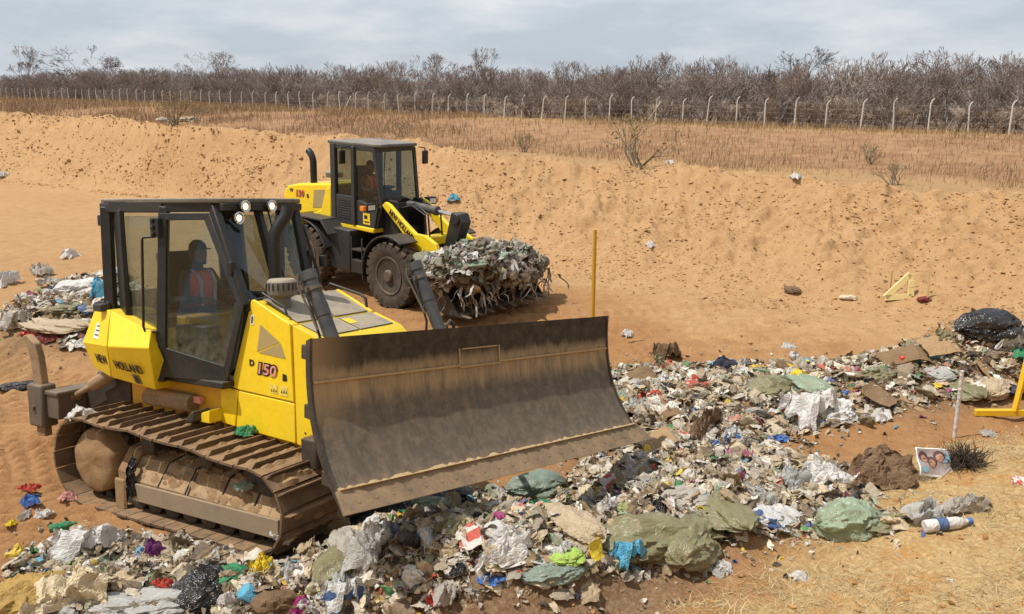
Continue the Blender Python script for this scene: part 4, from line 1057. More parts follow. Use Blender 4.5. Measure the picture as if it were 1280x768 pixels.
b = MB(); b.tube([(1.75, 0, 1.98), (2.40, 0, 1.93)], .042, 12); b.build('piston_rod', M['chrome'], bc)
b = MB(); b.prism([(2.32, 2.02), (2.56, 2.02), (2.66, 1.85), (2.40, 1.20), (2.30, .80), (2.12, .82), (2.12, 1.30)], 1, -.13, .13); b.tube([(2.46, -.17, 1.90), (2.46, .17, 1.90)], .12, 14); b.build('bellcrank', M['black'], ld, .02)
b = MB()
for k, (y, r_) in enumerate(((-.18, .02), (.18, .02), (-.26, .016))):
    b.tube([(.9, y, 1.95), (1.3, y, 2.10 - .02 * k), (1.7, y, 1.9), (1.75, y, 1.45)], r_, 8)
b.build('hydraulic_hose', M['hose'], ld)
# bucket: bottom, back and curved sides
pr = [(3.72, .30), (3.10, .30), (2.78, .36), (2.60, .55), (2.56, .85), (2.62, 1.20)]
pi_ = [(2.66, 1.19), (2.61, .86), (2.65, .58), (2.82, .40), (3.10, .335), (3.72, .325)]
b = MB(); b.prism(pr + pi_, 1, -1.24, 1.24)
bk = b.build('bucket', M['iron'], ld, .01)
for s in (-1, 1):
    b = MB(); b.prism(pr + [(2.95, 1.05), (3.45, .62)], 1, s * 1.245 - .015, s * 1.245 + .015); b.build('bucket_side', M['iron'], bk, .004)
for k in range(8):
    b = MB(); y = -1.15 + 2.3 * k / 7; b.prism([(3.60, .29), (3.92, .31), (3.60, .36)], 1, y - .05, y + .05); b.build('bucket_tooth', M['steel'], bk, .006)

# ------------------------------------------------------------------ the two drivers, seated
def driver(name, mat, hip, label, lean=.10, k=1.0, turn=0):
    root_ = empty(name, mat @ Matrix.Translation(hip) @ Matrix.Rotation(turn, 4, 'Z') @ Matrix.Scale(k, 4))
    tag(root_, label, 'person')
    J = {'pelvis': (0, 0, .08, .125, .15), 'belly': (.03, 0, .24, .12, .145), 'chest': (.04, 0, .42, .125, .165), 'neck0': (.02, 0, .55, .07, .075), 'neck': (.04, 0, .61, .055, .055),
         'jaw': (.07, 0, .68, .068, .062), 'skull': (.055, 0, .76, .092, .078), 'crown': (.04, 0, .82, .07, .065)}
    E = [('pelvis', 'belly'), ('belly', 'chest'), ('chest', 'neck0'), ('neck0', 'neck'), ('neck', 'jaw'), ('jaw', 'skull'), ('skull', 'crown')]
    J['nose'] = (.155, 0, .715, .016, .016); E.append(('jaw', 'nose'))
    for s in (-1, 1):
        t_ = '+' if s > 0 else '-'
        J['sh' + t_] = (.03, s * .17, .50, .07, .07); J['el' + t_] = (.12, s * .27, .25, .048, .048); J['wr' + t_] = (.36, s * .22, .24, .034, .034); J['pa' + t_] = (.44, s * .20, .25, .022, .038)
        E += [('chest', 'sh' + t_), ('sh' + t_, 'el' + t_), ('el' + t_, 'wr' + t_), ('wr' + t_, 'pa' + t_)]
        for q in range(4):
            ln = (.075, .085, .08, .062)[q]; y = s * (.20 + (-.03 + .02 * q) * s * s)
            J[f'k{q}{t_}'] = (.485, y, .252, .0095, .0095); J[f'f{q}{t_}'] = (.485 + ln * .6, y, .235, .0085, .0085); J[f'g{q}{t_}'] = (.485 + ln * .55, y, .20, .0075, .0075)
            E += [('pa' + t_, f'k{q}{t_}'), (f'k{q}{t_}', f'f{q}{t_}'), (f'f{q}{t_}', f'g{q}{t_}')]
        J['th' + t_] = (.42, s * .165, .245, .011, .011); J['tg' + t_] = (.46, s * .15, .22, .009, .009); E += [('wr' + t_, 'th' + t_), ('th' + t_, 'tg' + t_)]
        J['hi' + t_] = (.02, s * .10, .07, .095, .10); J['kn' + t_] = (.46, s * .14, .10, .065, .065); J['an' + t_] = (.52, s * .14, -.32, .045, .045); J['to' + t_] = (.68, s * .15, -.38, .04, .05)
        E += [('pelvis', 'hi' + t_), ('hi' + t_, 'kn' + t_), ('kn' + t_, 'an' + t_), ('an' + t_, 'to' + t_)]
    names = list(J); me = bpy.data.meshes.new('body')
    me.from_pydata([J[n_][:3] for n_ in names], [(names.index(a), names.index(c)) for a, c in E], [])
    ob = bpy.data.objects.new('body', me); COL.objects.link(ob); ob.parent = root_
    sk_ = ob.modifiers.new('skin', 'SKIN'); sub = ob.modifiers.new('smooth', 'SUBSURF'); sub.levels = sub.render_levels = 2
    sl_ = me.skin_vertices[0].data
    for i, n_ in enumerate(names): sl_[i].radius = J[n_][3:5]; sl_[i].use_root = (n_ == 'pelvis')
    # dark clothes with bare face and hands by height and reach
    t = NT('driver_skin_and_clothes'); s_ = sep_z(t, t.tc.outputs['Object'])
    face = t.math('MULTIPLY', t.math('GREATER_THAN', s_.outputs['Z'], .635), t.math('GREATER_THAN', s_.outputs['X'], .075))
    hand = t.math('GREATER_THAN', t.math('SUBTRACT', s_.outputs['X'], t.math('MULTIPLY', t.math('LESS_THAN', s_.outputs['Z'], .17), 9)), .375)
    n_ = t.noise(12, 4); cl = t.mix(t.ramp(n_, [(.4, 0), (.6, 1)]), (.05, .056, .06), (.085, .09, .092))
    me.materials.append(t.pbr(t.mix(t.math('MAXIMUM', face, hand), cl, (.20, .105, .07)), .8, 0, None, .2))
    def rings(spec, cap=False, n=20):
        b = MB(); vs = []
        for (x, z, rx, ry) in spec:
            for j in range(n):
                a = 2 * PI * j / n; vs.append((x + rx * math.cos(a), ry * math.sin(a), z))
        fs = [(i * n + j, i * n + (j + 1) % n, (i + 1) * n + (j + 1) % n, (i + 1) * n + j) for i in range(len(spec) - 1) for j in range(n)]
        b.add(vs, fs)
        return b
    b = rings([(.03, .14, .150, .185), (.035, .28, .145, .180), (.045, .42, .150, .195), (.035, .50, .125, .175), (.03, .545, .085, .115)])
    v = b.build('safety_vest', M['vest'], root_); so_ = v.modifiers.new('cloth', 'SOLIDIFY'); so_.thickness = .006
    for s in (-1, 1):
        b = MB()
        P_ = [(.195, s * .085, .16), (.192, s * .088, .28), (.198, s * .095, .42), (.15, s * .10, .50), (.06, s * .105, .557), (-.06, s * .10, .52), (-.115, s * .09, .42), (-.12, s * .085, .2)]
        for a, c in zip(P_[:-1], P_[1:]): b.add([(a[0], a[1] - .022, a[2]), (a[0], a[1] + .022, a[2]), (c[0], c[1] + .022, c[2]), (c[0], c[1] - .022, c[2])], [(0, 1, 2, 3)])
        b.build('reflective_strip', M['reflect'], v)
    b = rings([(.03, .60, .085, .10), (.045, .70, .098, .088), (.05, .77, .108, .094), (.045, .83, .092, .082), (.04, .872, .045, .04), (.04, .878, .002, .002)])
    # open face: drop the front of the lower rings
    keep = []
    for f in b.f:
        c = sum((Vector(b.v[i]) for i in f), Vector()) / len(f)
        if c.x > .085 and c.z < .775: continue
        keep.append(f)
    b.f = keep; b.m = [0] * len(keep)
    cp = b.build('cap', M['cap'], root_)
    so_ = cp.modifiers.new('cloth', 'SOLIDIFY'); so_.thickness = .006
    b = MB(); b.prism([(.12, -.07), (.20, -.055), (.225, 0), (.20, .055), (.12, .07)], 2, .772, .784); b.build('brim', M['cap'], cp, .003)
    return root_
driver('driver', DOZ, (-1.0, 0, 1.94), 'driver in a dark cap and orange vest seated in the bulldozer cab', k=1.05)
driver('driver', LOA, (-.42, 0, 1.98), 'driver in a red vest sitting inside the wheel loader cab')
# ------------------------------------------------------------------ shapes of waste (unit size about 1)
def gnoise3(P, f, s, o=3):
    """three decorrelated noise channels over 2-D parameters"""
    return np.stack([fbm(P[:, 0] * f + 31 * k, P[:, 1] * f - 17 * k, o, s + 100 * k) for k in range(3)], -1)
def grid_faces(n, m):
    i = np.arange(n * m).reshape(n, m)
    return np.stack([i[:-1, :-1], i[:-1, 1:], i[1:, 1:], i[1:, :-1]], -1).reshape(-1, 4)
def film(n, s, crush=.5, fold=.0):
    """crumpled sheet of plastic, paper or cloth"""
    u, v = np.meshgrid(np.linspace(-.5, .5, n), np.linspace(-.5, .5, n)); P = np.stack([u.ravel(), v.ravel()], -1)
    N = gnoise3(P, 2.2, s, 5)
    rid = np.abs(fbm(P[:, 0] * 4 + 5, P[:, 1] * 4, 4, s + 7)) - .25
    X = np.stack([P[:, 0] * (1 - .35 * crush), P[:, 1] * (1 - .35 * crush), np.zeros(len(P))], -1)
    X += N * np.array([.45, .45, .55]) * crush
    X[:, 2] += rid * .6 * crush + .22 * crush * np.abs(fbm(P[:, 0] * 11, P[:, 1] * 11 + 3, 3, s + 77)) + .18 * (.25 - (P ** 2).sum(1))
    edge = np.maximum(np.abs(P[:, 0]), np.abs(P[:, 1])); X[:, 2] -= .35 * sstep(.3, .5, edge) * crush
    rag = 1 + .25 * vn(np.arctan2(P[:, 1], P[:, 0]) * 3, P[:, 0] * 0 + s, s) * sstep(.2, .5, edge); X[:, :2] *= rag[:, None]
    return X, grid_faces(n, n)
def bag(n, m, s, squash=.62, wr=1.0, knot=True):
    """stuffed, tied bag: wrinkles gather at the knot"""
    th = np.linspace(0, PI, n); ph = np.linspace(0, 2 * PI, m, endpoint=False)
    T, Ph = np.meshgrid(th, ph, indexing='ij'); c, s_ = np.cos(Ph), np.sin(Ph)
    cx = np.cos(Ph) * 1.5; cy = np.sin(Ph) * 1.5
    w1 = vn(cx * 4 + s, cy * 4, s) + .6 * vn(cx * 8, cy * 8 + s, s + 1) + .4 * vn(cx * 15, cy * 15, s + 2)
    lump = fbm(cx * .9 + T * .6, cy * .9 - T * .8, 4, s + 3)
    crease = np.abs(fbm(cx * 1.6 + T * 2, cy * 1.6 - T * 1.2, 4, s + 9)) - .2
    r = .5 * np.sin(T) ** .8
    near = np.exp(-((T) / .75) ** 2)                     # towards the knot
    r = r * (1 + .5 * lump * wr + .24 * w1 * wr * (.45 + near * 1.3) + .42 * crease * wr + .26 * wr * (np.abs(fbm(cx * 3.2 + T * 4, cy * 3.2 - T * 2.6, 3, s + 15)) - .15))
    z = .5 * np.cos(T) * (1 + .25 * lump)
    if knot:
        f = np.exp(-(T / .30) ** 2); r = r * (1 - .15 * f) + .05 * f * (1 + 1.2 * w1); z = z + .13 * f
        r[0] = .10 * (1 + 1.5 * vn(cx[0] * 6, cy[0] * 6, s + 5)); z[0] = z[1] + .03
    X = np.stack([r * c, r * s_, z], -1)
    X[..., 0] += .12 * fbm(T * 1.2, Ph * 0 + s, 2, s + 21)
    X = X.reshape(-1, 3)
    # lie the bag down, knot to one side, and let it sag
    X = X[:, [2, 1, 0]] * np.array([1.1, 1.0, 1.0]); X[:, 2] *= squash
    X[:, 2] = np.maximum(X[:, 2], -.20)
    i = np.arange(n * m).reshape(n, m); j = np.roll(i, -1, 1)
    F_ = np.stack([i[:-1], j[:-1], j[1:], i[1:]], -1).reshape(-1, 4)
    return X, F_
def board(s, bend=.35):
    """piece of torn cardboard with a fold and some thickness"""
    n = 9; u, v = np.meshgrid(np.linspace(-.5, .5, n), np.linspace(-.38, .38, n)); P = np.stack([u.ravel(), v.ravel()], -1)
    k = .12 + .1 * math.sin(s); z = np.abs(P[:, 0] - k) * -bend * (1 + (P[:, 0] > k) * .8) + .10 * fbm(P[:, 0] * 2, P[:, 1] * 2, 3, s) + .08 * (P[:, 1] * 2) ** 2 * math.cos(s * 3)
    X = np.stack([P[:, 0] * (1 + .15 * vn(P[:, 1] * 9, P[:, 0] * 0, s)), P[:, 1] * (1 + .2 * vn(P[:, 0] * 8, P[:, 1] * 0 + 3, s)), z], -1)
    F1 = grid_faces(n, n); Y = X.copy(); Y[:, 2] -= .018
    b_ = [*range(0, n), *range(2 * n - 1, n * n, n), *range(n * n - 2, n * (n - 1) - 1, -1), *range(n * (n - 2), 0, -n)]
    L = n * n; side = np.array([(b_[i], b_[(i + 1) % len(b_)], b_[(i + 1) % len(b_)] + L, b_[i] + L) for i in range(len(b_))])
    return np.concatenate([X, Y]), np.concatenate([F1, F1[:, ::-1] + L, side])
def lathe_np(prof, n=16, dent=0., s=0):
    pr = np.array(prof); w_ = np.linspace(0, 2 * PI, n, endpoint=False)
    X = np.stack([np.repeat(pr[:, 1][:, None], n, 1), pr[:, :1] * np.cos(w_)[None], pr[:, :1] * np.sin(w_)[None]], -1)
    if dent:
        X[..., 1:] *= (1 + dent * fbm(X[..., 0] * 5 + 3 * np.cos(w_)[None], 3 * np.sin(w_)[None] + X[..., 0] * 2, 3, s))[..., None]
    k = len(pr); i = np.arange(k * n).reshape(k, n); j = np.roll(i, -1, 1)
    return X.reshape(-1, 3), np.stack([i[:-1], j[:-1], j[1:], i[1:]], -1).reshape(-1, 4)
BOTTLE = [(.001, -.5), (.15, -.5), (.165, -.46), (.16, -.2), (.145, -.17), (.16, -.14), (.162, .12), (.13, .26), (.06, .36), (.055, .40), (.068, .41), (.068, .47), (.06, .485), (.001, .485)]
TUB = [(.001, -.3), (.30, -.3), (.32, -.28), (.36, .26), (.40, .28), (.40, .31), (.35, .31), (.31, -.26), (.001, -.27)]

def mesh_of(name, XF, smooth):
    X, F_ = XF
    me = bpy.data.meshes.new(name); X = np.ascontiguousarray(X, np.float32); F_ = np.ascontiguousarray(F_, np.int32)
    me.vertices.add(len(X)); me.vertices.foreach_set('co', X.ravel()); m = len(F_)
    me.loops.add(m * 4); me.loops.foreach_set('vertex_index', F_.ravel()); me.polygons.add(m)
    me.polygons.foreach_set('loop_start', np.arange(0, 4 * m, 4, dtype=np.int32)); me.polygons.foreach_set('loop_total', np.full(m, 4, np.int32))
    me.polygons.foreach_set('use_smooth', np.full(m, smooth, bool)); me.update(calc_edges=True)
    if smooth: me.set_sharp_from_angle(angle=R(48))
    return me

def rubbish(name, col, rough=.6, dirt=.35, second=None, spec=.25, scale=5, trans=0., bump=.35):
    """plastic, paper or cloth with soil on it; a second colour makes a faded print"""
    t = NT('waste_' + name)
    n1 = t.noise(scale, 6, .7); n2 = t.noise(scale * 5, 5, .7)
    c = t.mix(t.ramp(n2, [(.3, 0), (.7, 1)]), tuple(x * .82 for x in col), tuple(min(1, x * 1.08) for x in col))
    if second:
        v_ = t.n('ShaderNodeTexVoronoi'); v_.inputs['Scale'].default_value = scale * .9; t.l(t.tc.outputs['Object'], v_.inputs['Vector'])
        s_ = t.n('ShaderNodeSeparateColor'); t.l(v_.outputs['Color'], s_.inputs[0])
        c = t.mix(t.math('GREATER_THAN', s_.outputs[0], .62), c, second)
    c = t.mix(t.math('MULTIPLY', t.ramp(n1, [(.42, 0), (.7, 1)]), dirt), c, (.30, .20, .115))
    dv = t.n('ShaderNodeVectorMath', operation='ADD'); nn_ = t.n('ShaderNodeTexNoise'); nn_.inputs['Scale'].default_value = 4; t.l(t.tc.outputs['Object'], nn_.inputs['Vector'])
    t.l(t.tc.outputs['Object'], dv.inputs[0]); t.l(nn_.outputs['Color'], dv.inputs[1])
    vo = t.n('ShaderNodeTexVoronoi'); vo.inputs['Scale'].default_value = 8; t.l(dv.outputs[0], vo.inputs['Vector'])
    vo2 = t.n('ShaderNodeTexVoronoi'); vo2.inputs['Scale'].default_value = 19; t.l(dv.outputs[0], vo2.inputs['Vector'])
    h_ = t.math('ADD', t.math('MULTIPLY', vo.outputs['Distance'], 1.6), t.math('ADD', t.math('MULTIPLY', vo2.outputs['Distance'], .6), t.math('MULTIPLY', n2, .4)))
    m = t.pbr(c, rough, 0, t.bump(h_, bump * 1.3, .02), spec)
    if trans:
        p = t.p; td = t.n('ShaderNodeBsdfTranslucent'); t.l(c, td.inputs[0]); mx_ = t.n('ShaderNodeMixShader'); mx_.inputs[0].default_value = trans
        t.l(p.outputs[0], mx_.inputs[1]); t.l(td.outputs[0], mx_.inputs[2]); t.l(mx_.outputs[0], t.out.inputs['Surface'])
    return m
W = {}
for nm, col, kw in (('white', (.80, .78, .75), dict(dirt=.28, trans=.2)), ('grey', (.54, .50, .44), dict(dirt=.5, trans=.2)), ('cream', (.68, .58, .40), dict(dirt=.35)),
                    ('beige', (.50, .40, .27), dict(dirt=.5)), ('olive', (.26, .245, .13), dict(dirt=.38, rough=.36, spec=.5, trans=.18, bump=.26)), ('palegreen', (.33, .42, .29), dict(dirt=.38, rough=.36, spec=.5, trans=.18, bump=.26)),
                    ('greygreen', (.25, .33, .27), dict(dirt=.38, rough=.36, spec=.5, trans=.18, bump=.26)), ('black', (.014, .014, .016), dict(dirt=.12, rough=.25, spec=.6)), ('brown', (.17, .105, .06), dict(dirt=.5, rough=.9)),
                    ('cardboard', (.40, .265, .145), dict(dirt=.4, rough=.9, spec=.1)), ('darkboard', (.23, .15, .085), dict(dirt=.4, rough=.9, spec=.1)), ('yellow', (.80, .60, .03), dict(dirt=.42)),
                    ('blue', (.05, .17, .50), dict(dirt=.42)), ('skyblue', (.10, .42, .62), dict(dirt=.42)), ('red', (.55, .06, .045), dict(dirt=.42)), ('green', (.02, .25, .11), dict(dirt=.42, rough=.3)),
                    ('lime', (.40, .60, .12), dict(dirt=.42)), ('purple', (.17, .02, .20), dict(dirt=.42)), ('magenta', (.45, .03, .22), dict(dirt=.42)), ('print', (.66, .62, .56), dict(dirt=.3, second=(.55, .10, .08))),
                    ('printblue', (.62, .62, .60), dict(dirt=.3, second=(.06, .12, .26))), ('navy', (.035, .05, .10), dict(dirt=.35, rough=.8)), ('jute', (.42, .27, .085), dict(dirt=.3, rough=.95, scale=9)),
                    ('pink', (.62, .30, .28), dict(dirt=.3)), ('clear', (.68, .67, .64), dict(dirt=.2, rough=.45, trans=.4, spec=.35)), ('orange', (.75, .22, .03), dict(dirt=.42)), ('maroon', (.20, .035, .03), dict(dirt=.3))):
    W[nm] = rubbish(nm, col, **kw)

SH = {'film': [mesh_of('film', film(30, 11 + 3 * k, .55 + .12 * (k % 3)), k % 2 == 0) for k in range(6)],
      'rag': [mesh_of('rag', film(36, 211 + 3 * k, .8), True) for k in range(4)],
      'bag': [mesh_of('bag', bag(38, 56, 51 + 7 * k, .55 + .08 * (k % 3)), True) for k in range(6)],
      'pouch': [mesh_of('pouch', bag(28, 40, 151 + 7 * k, .40, 1.3, False), True) for k in range(4)],
      'board': [mesh_of('board', board(1 + k * 2.3, .2 + .2 * (k % 3)), False) for k in range(5)],
      'bottle': [mesh_of('bottle', lathe_np(BOTTLE, 18, .05 + .35 * (k % 2), k), True) for k in range(3)],
      'tub': [mesh_of('tub', lathe_np(TUB, 20, .12 * k, k), True) for k in range(2)]}
USED = {}
def lay(name, kind, v, size, mat, pos, rz=None, tilt=(0, 0), label=None, cat=None, group=None, sink=.18, mesh=None):
    me = mesh or SH[kind][v % len(SH[kind])]
    o = bpy.data.objects.new(name, me); COL.objects.link(o)
    if not me.materials: me.materials.append(None)
    o.material_slots[0].link = 'OBJECT'; o.material_slots[0].material = mat
    s3 = size if isinstance(size, (tuple, list)) else (size, size, size)
    p = Vector(pos); o.scale = s3
    zmin = min(c[2] for c in me_box(me)) * s3[2]
    o.location = (p.x, p.y, p.z - zmin - sink * s3[2] * .5)
    o.rotation_euler = (tilt[0], tilt[1], rz if rz is not None else random.uniform(0, 2 * PI))
    tag(o, label, cat, group)
    return o
_bb = {}
def me_box(me):
    if me.name not in _bb:
        a_ = np.empty(len(me.vertices) * 3, np.float32); me.vertices.foreach_get('co', a_); a_ = a_.reshape(-1, 3)
        _bb[me.name] = (tuple(a_.min(0)), tuple(a_.max(0)))
    return _bb[me.name]

# ------------------------------------------------------------------ areas of waste (photo outlines carried onto the ground, then filled in plan)
def region(pix, extra=()):
    return [tuple(at(u, v)[:2]) for u, v in pix] + list(extra)
def inside(poly, x, y):
    c = np.zeros(len(x), bool); n = len(poly)
    for i in range(n):
        (x1, y1), (x2, y2) = poly[i], poly[(i + 1) % n]
        if y1 == y2: continue
        k = ((y1 > y) != (y2 > y)) & (x < (x2 - x1) * (y - y1) / (y2 - y1) + x1); c ^= k
    return c
FRONT = [(-5.6, 5.4), (-4.6, 6.6), (-3.75, 6.75), (-3.2, 7.15), (-2.75, 7.05), (-2.1, 6.75), (-1.5, 7.4), (-.9, 8.4), (.3, 8.8), (1.2, 8.9), (2.1, 8.3), (2.9, 7.5), (3.2, 7.0)] + \
    region([(1130, 640), (1120, 660), (1060, 668), (985, 670), (905, 684), (870, 702), (800, 722), (700, 737), (600, 750), (500, 775)]) + [(-1.5, 4.8), (-4, 4.6), (-5.6, 4.8)]
BAND = region([(740, 470), (800, 458), (870, 458), (960, 455), (1060, 452), (1110, 440), (1160, 425), (1190, 405), (1230, 395), (1330, 395), (1340, 470), (1240, 492), (1150, 512), (1080, 528), (1000, 548), (960, 556), (905, 568), (850, 590), (790, 600), (730, 560)])
PILE = region([(-30, 412), (10, 385), (60, 360), (100, 345), (150, 340), (185, 370), (180, 425), (120, 440), (70, 435), (20, 420), (-20, 424)])
MIDDLE = region([(720, 570), (790, 585), (850, 572), (900, 562), (960, 558), (1015, 580), (1078, 598), (1090, 632), (1000, 652), (880, 640), (760, 625)])
EDGE = region([(15, 695), (110, 668), (190, 678), (260, 690), (345, 703), (350, 735), (230, 745), (90, 735), (0, 725)])
AREAS = {'middle': MIDDLE, 'edge': EDGE, 'front': FRONT, 'band': BAND, 'pile': PILE}
def fill(poly, n, seed, jit=.0):
    rg = np.random.default_rng(seed); P = np.array(poly); lo, hi = P.min(0), P.max(0); out = []
    while len(out) < n:
        q = rg.uniform(lo, hi, (n * 3, 2)); k = inside(poly, q[:, 0], q[:, 1]); out += list(q[k])
    out = np.array(out[:n]); return out + rg.normal(0, jit, out.shape) if jit else out
def away_from_dozer(P):
    X, Y = doz_local(P[:, 0], P[:, 1])
    return ~((np.abs(X) < 1.72) & (np.abs(Y) < 1.36))

# ---- loose small waste: too much of it to count
PAL = np.array([(.60, .57, .52), (.76, .74, .70), (.74, .71, .66), (.70, .68, .63), (.66, .58, .44), (.72, .68, .60), (.62, .52, .38), (.58, .46, .32), (.78, .76, .73), (.38, .34, .28), (.46, .40, .31), (.52, .42, .28), (.30, .24, .17), (.20, .14, .09), (.34, .25, .15), (.24, .22, .14), (.42, .40, .36), (.10, .08, .065), (.03, .03, .03),
                (.28, .33, .25), (.55, .47, .34), (.66, .61, .52), (.22, .17, .12)])
PALC = np.array([(.55, .08, .05), (.06, .16, .45), (.75, .55, .05), (.05, .28, .12), (.10, .36, .55), (.35, .05, .20), (.60, .30, .25), (.40, .5, .2)])
def scatter_mesh(name, protos, pos, size, seed, mat, tilt=.5, cols=None, aniso=(.5, 1.3), lift=.25, label=None, kind='stuff', smooth=False, sharpz=1.):
    rg = np.random.default_rng(seed); n = len(pos); VV, FF, CC = [], [], []; base = 0
    which = rg.integers(0, len(protos), n)
    z = pos[:, 2] if pos.shape[1] == 3 else height(pos[:, 0], pos[:, 1])
    rz = rg.uniform(0, 2 * PI, n); rx = rg.normal(0, tilt, n); ry = rg.normal(0, tilt, n)
    sx = rg.uniform(*aniso, n)
    for k, (X, F_) in enumerate(protos):
        idx = np.where(which == k)[0]
        if not len(idx): continue
        Q = X[None] * np.stack([size[idx], size[idx] * sx[idx], size[idx] * sharpz], -1)[:, None]
        c, s = np.cos(rx[idx])[:, None], np.sin(rx[idx])[:, None]; y_, z_ = Q[..., 1] * c - Q[..., 2] * s, Q[..., 1] * s + Q[..., 2] * c; Q = np.stack([Q[..., 0], y_, z_], -1)
        c, s = np.cos(ry[idx])[:, None], np.sin(ry[idx])[:, None]; x_, z_ = Q[..., 0] * c + Q[..., 2] * s, -Q[..., 0] * s + Q[..., 2] * c; Q = np.stack([x_, Q[..., 1], z_], -1)
        c, s = np.cos(rz[idx])[:, None], np.sin(rz[idx])[:, None]; x_, y_ = Q[..., 0] * c - Q[..., 1] * s, Q[..., 0] * s + Q[..., 1] * c; Q = np.stack([x_, y_, Q[..., 2]], -1)
        Q += np.stack([pos[idx, 0], pos[idx, 1], z[idx] + lift * size[idx]], -1)[:, None]
        nv_ = X.shape[0]
        VV.append(Q.reshape(-1, 3)); FF.append((F_[None] + (np.arange(len(idx)) * nv_)[:, None, None] + base).reshape(-1, F_.shape[1])); base += len(idx) * nv_
        if cols is not None: CC.append(np.repeat(cols[idx], nv_, 0))
    o = np_mesh(name, np.concatenate(VV), np.concatenate(FF), mat, smooth=smooth, cols=np.concatenate(CC) if cols is not None else None)
    tag(o, label, None, None, kind)
    return o
t = NT('mixed_waste'); a_ = t.n('ShaderNodeAttribute', attribute_name='own'); n1 = t.noise(7, 6, .7); n2 = t.noise(40, 4, .7)
c_ = t.mix(t.math('MULTIPLY', t.ramp(n1, [(.40, 0), (.66, 1)]), .6), a_.outputs['Color'], (.27, .18, .105)); c_ = t.mix(1., c_, t.mix(t.ramp(n2, [(.3, 0), (.7, 1)]), .75, 1.1), 'MULTIPLY')
M['mixed'] = t.pbr(c_, .6, 0, t.bump(n2, .4, .02), .35)
def palette(n, seed, sat=.065, wh=1.):
    rg = np.random.default_rng(seed); c = PAL[rg.integers(0, len(PAL), n)] * rg.uniform(.75, 1.12, (n, 1)); k = rg.random(n) < sat
    c[k] = PALC[rg.integers(0, len(PALC), k.sum())]; return np.clip(c * np.array((1, .965, .90)), 0, .8)
def ribbon(s, n=9):
    u = np.linspace(-.5, .5, n); c = np.stack([u, .25 * vn(u * 3, u * 0, s), .22 * vn(u * 4, u * 0 + 7, s) + .1], -1); w_ = .08 + .08 * vn(u * 5, u * 0 + 2, s)
    a = 3 * vn(u * 2, u * 0 + 5, s); d = np.stack([0 * u, np.cos(a), np.sin(a)], -1) * w_[:, None]
    X = np.stack([c - d, c + d], 1).reshape(-1, 3); i = np.arange(n - 1) * 2
    return X, np.stack([i, i + 1, i + 3, i + 2], -1)
def thin(XF, k): return XF[0] * np.array([1, 1, k]), XF[1]
PR = [thin(film(10, 300 + k, .5 + .08 * k), .7) for k in range(7)] + [ribbon(600 + k) for k in range(5)] + [thin(film(9, 700 + k, .35), .6) for k in range(3)] + [bag(8, 12, 401, .4, 1.6, False)]
STR = [film(6, 500 + k, .7) for k in range(4)]
for key, n, sd_, smin, smax, lab in (('front', 10500, 1, .045, .21, 'crushed household waste heaped in front of the bulldozer'), ('band', 7000, 2, .05, .23, 'crushed household waste strewn in a long band at the right'),
                                     ('middle', 2400, 4, .05, .24, 'crushed household waste joining the two waste bands'), ('edge', 1300, 5, .05, .22, 'crushed household waste along the side of the track'), ('pile', 1500, 3, .08, .32, 'heap of crushed waste left behind the bulldozer')):
    P = fill(AREAS[key], n, sd_, .05); P = P[away_from_dozer(P)]
    rg = np.random.default_rng(sd_ + 50); sz = smin + (smax - smin) * rg.random(len(P)) ** 2
    scatter_mesh('crushed_waste', PR, P, sz, sd_ + 10, M['mixed'], .55, palette(len(P), sd_ + 20), label=lab)
    n3 = n // 2; P = fill(AREAS[key], n3, sd_ + 7, .3); P = P[away_from_dozer(P)]     # crumbs and strips, spilling over the edge
    sz = .025 + .05 * rg.random(len(P))
    scatter_mesh('waste_crumbs', STR, P, sz, sd_ + 30, M['mixed'], .9, palette(len(P), sd_ + 40, .1), aniso=(.2, 2.0), label=lab.replace('crushed household waste', 'small scraps').replace('heap of crushed waste', 'small scraps'))
# ------------------------------------------------------------------ waste one can tell apart
def it(u, v, kind, k, size, mat, label, cat, rz=None, tilt=(0, 0), name=None, sink=.25, lift=0.):
    p = at(u, v); p.z += lift
    names = {'film': 'plastic_film', 'rag': 'rag', 'bag': 'waste_bag', 'pouch': 'waste_bag', 'board': 'cardboard_piece', 'bottle': 'plastic_bottle', 'tub': 'plastic_tub'}
    return lay(name or names[kind], kind, k, size, W[mat], p, rz, tilt, label, cat, None, sink)
# right-hand heap
it(1232, 418, 'bag', 0, (.85, .62, .75), 'black', 'shiny black bin bag on top of the waste heap at the right edge', 'bin bag', .3)
it(1262, 432, 'rag', 1, (.75, .55, .5), 'white', 'ragged white plastic sheet hanging below the black bin bag', 'plastic sheet', .5, (.5, 0))
it(1275, 445, 'film', 2, (.45, .3, .25), 'green', 'green plastic strip beside the ragged white sheet', 'plastic strip', 1.2)
it(1185, 437, 'board', 1, (.75, .5, .5), 'cardboard', 'pale cardboard flap tilted under the black bin bag', 'cardboard', .2, (.35, .1))
it(1145, 455, 'board', 2, (.95, .45, .5), 'darkboard', 'long dark cardboard sheet left of the pale flap', 'cardboard', -.2, (.3, 0))
it(1255, 468, 'board', 3, (.7, .7, .6), 'cardboard', 'big square cardboard piece behind the white pole', 'cardboard', .6, (.6, .2))
it(1170, 446, 'film', 3, (.30, .22, .25), 'skyblue', 'bright blue plastic scrap between two cardboard sheets', 'plastic scrap', 1.)
it(1105, 500, 'board', 4, (.75, .55, .5), 'darkboard', 'brown cardboard sheet folded in two beside the straw slope', 'cardboard', .9, (.3, .2))
it(1140, 503, 'board', 0, (.62, .45, .4), 'cardboard', 'torn brown cardboard next to the folded sheet', 'cardboard', -.5, (.2, .3))
it(1098, 522, 'film', 4, (.34, .28, .25), 'white', 'small bright white paper at the lower edge of the right waste band', 'paper', .4)
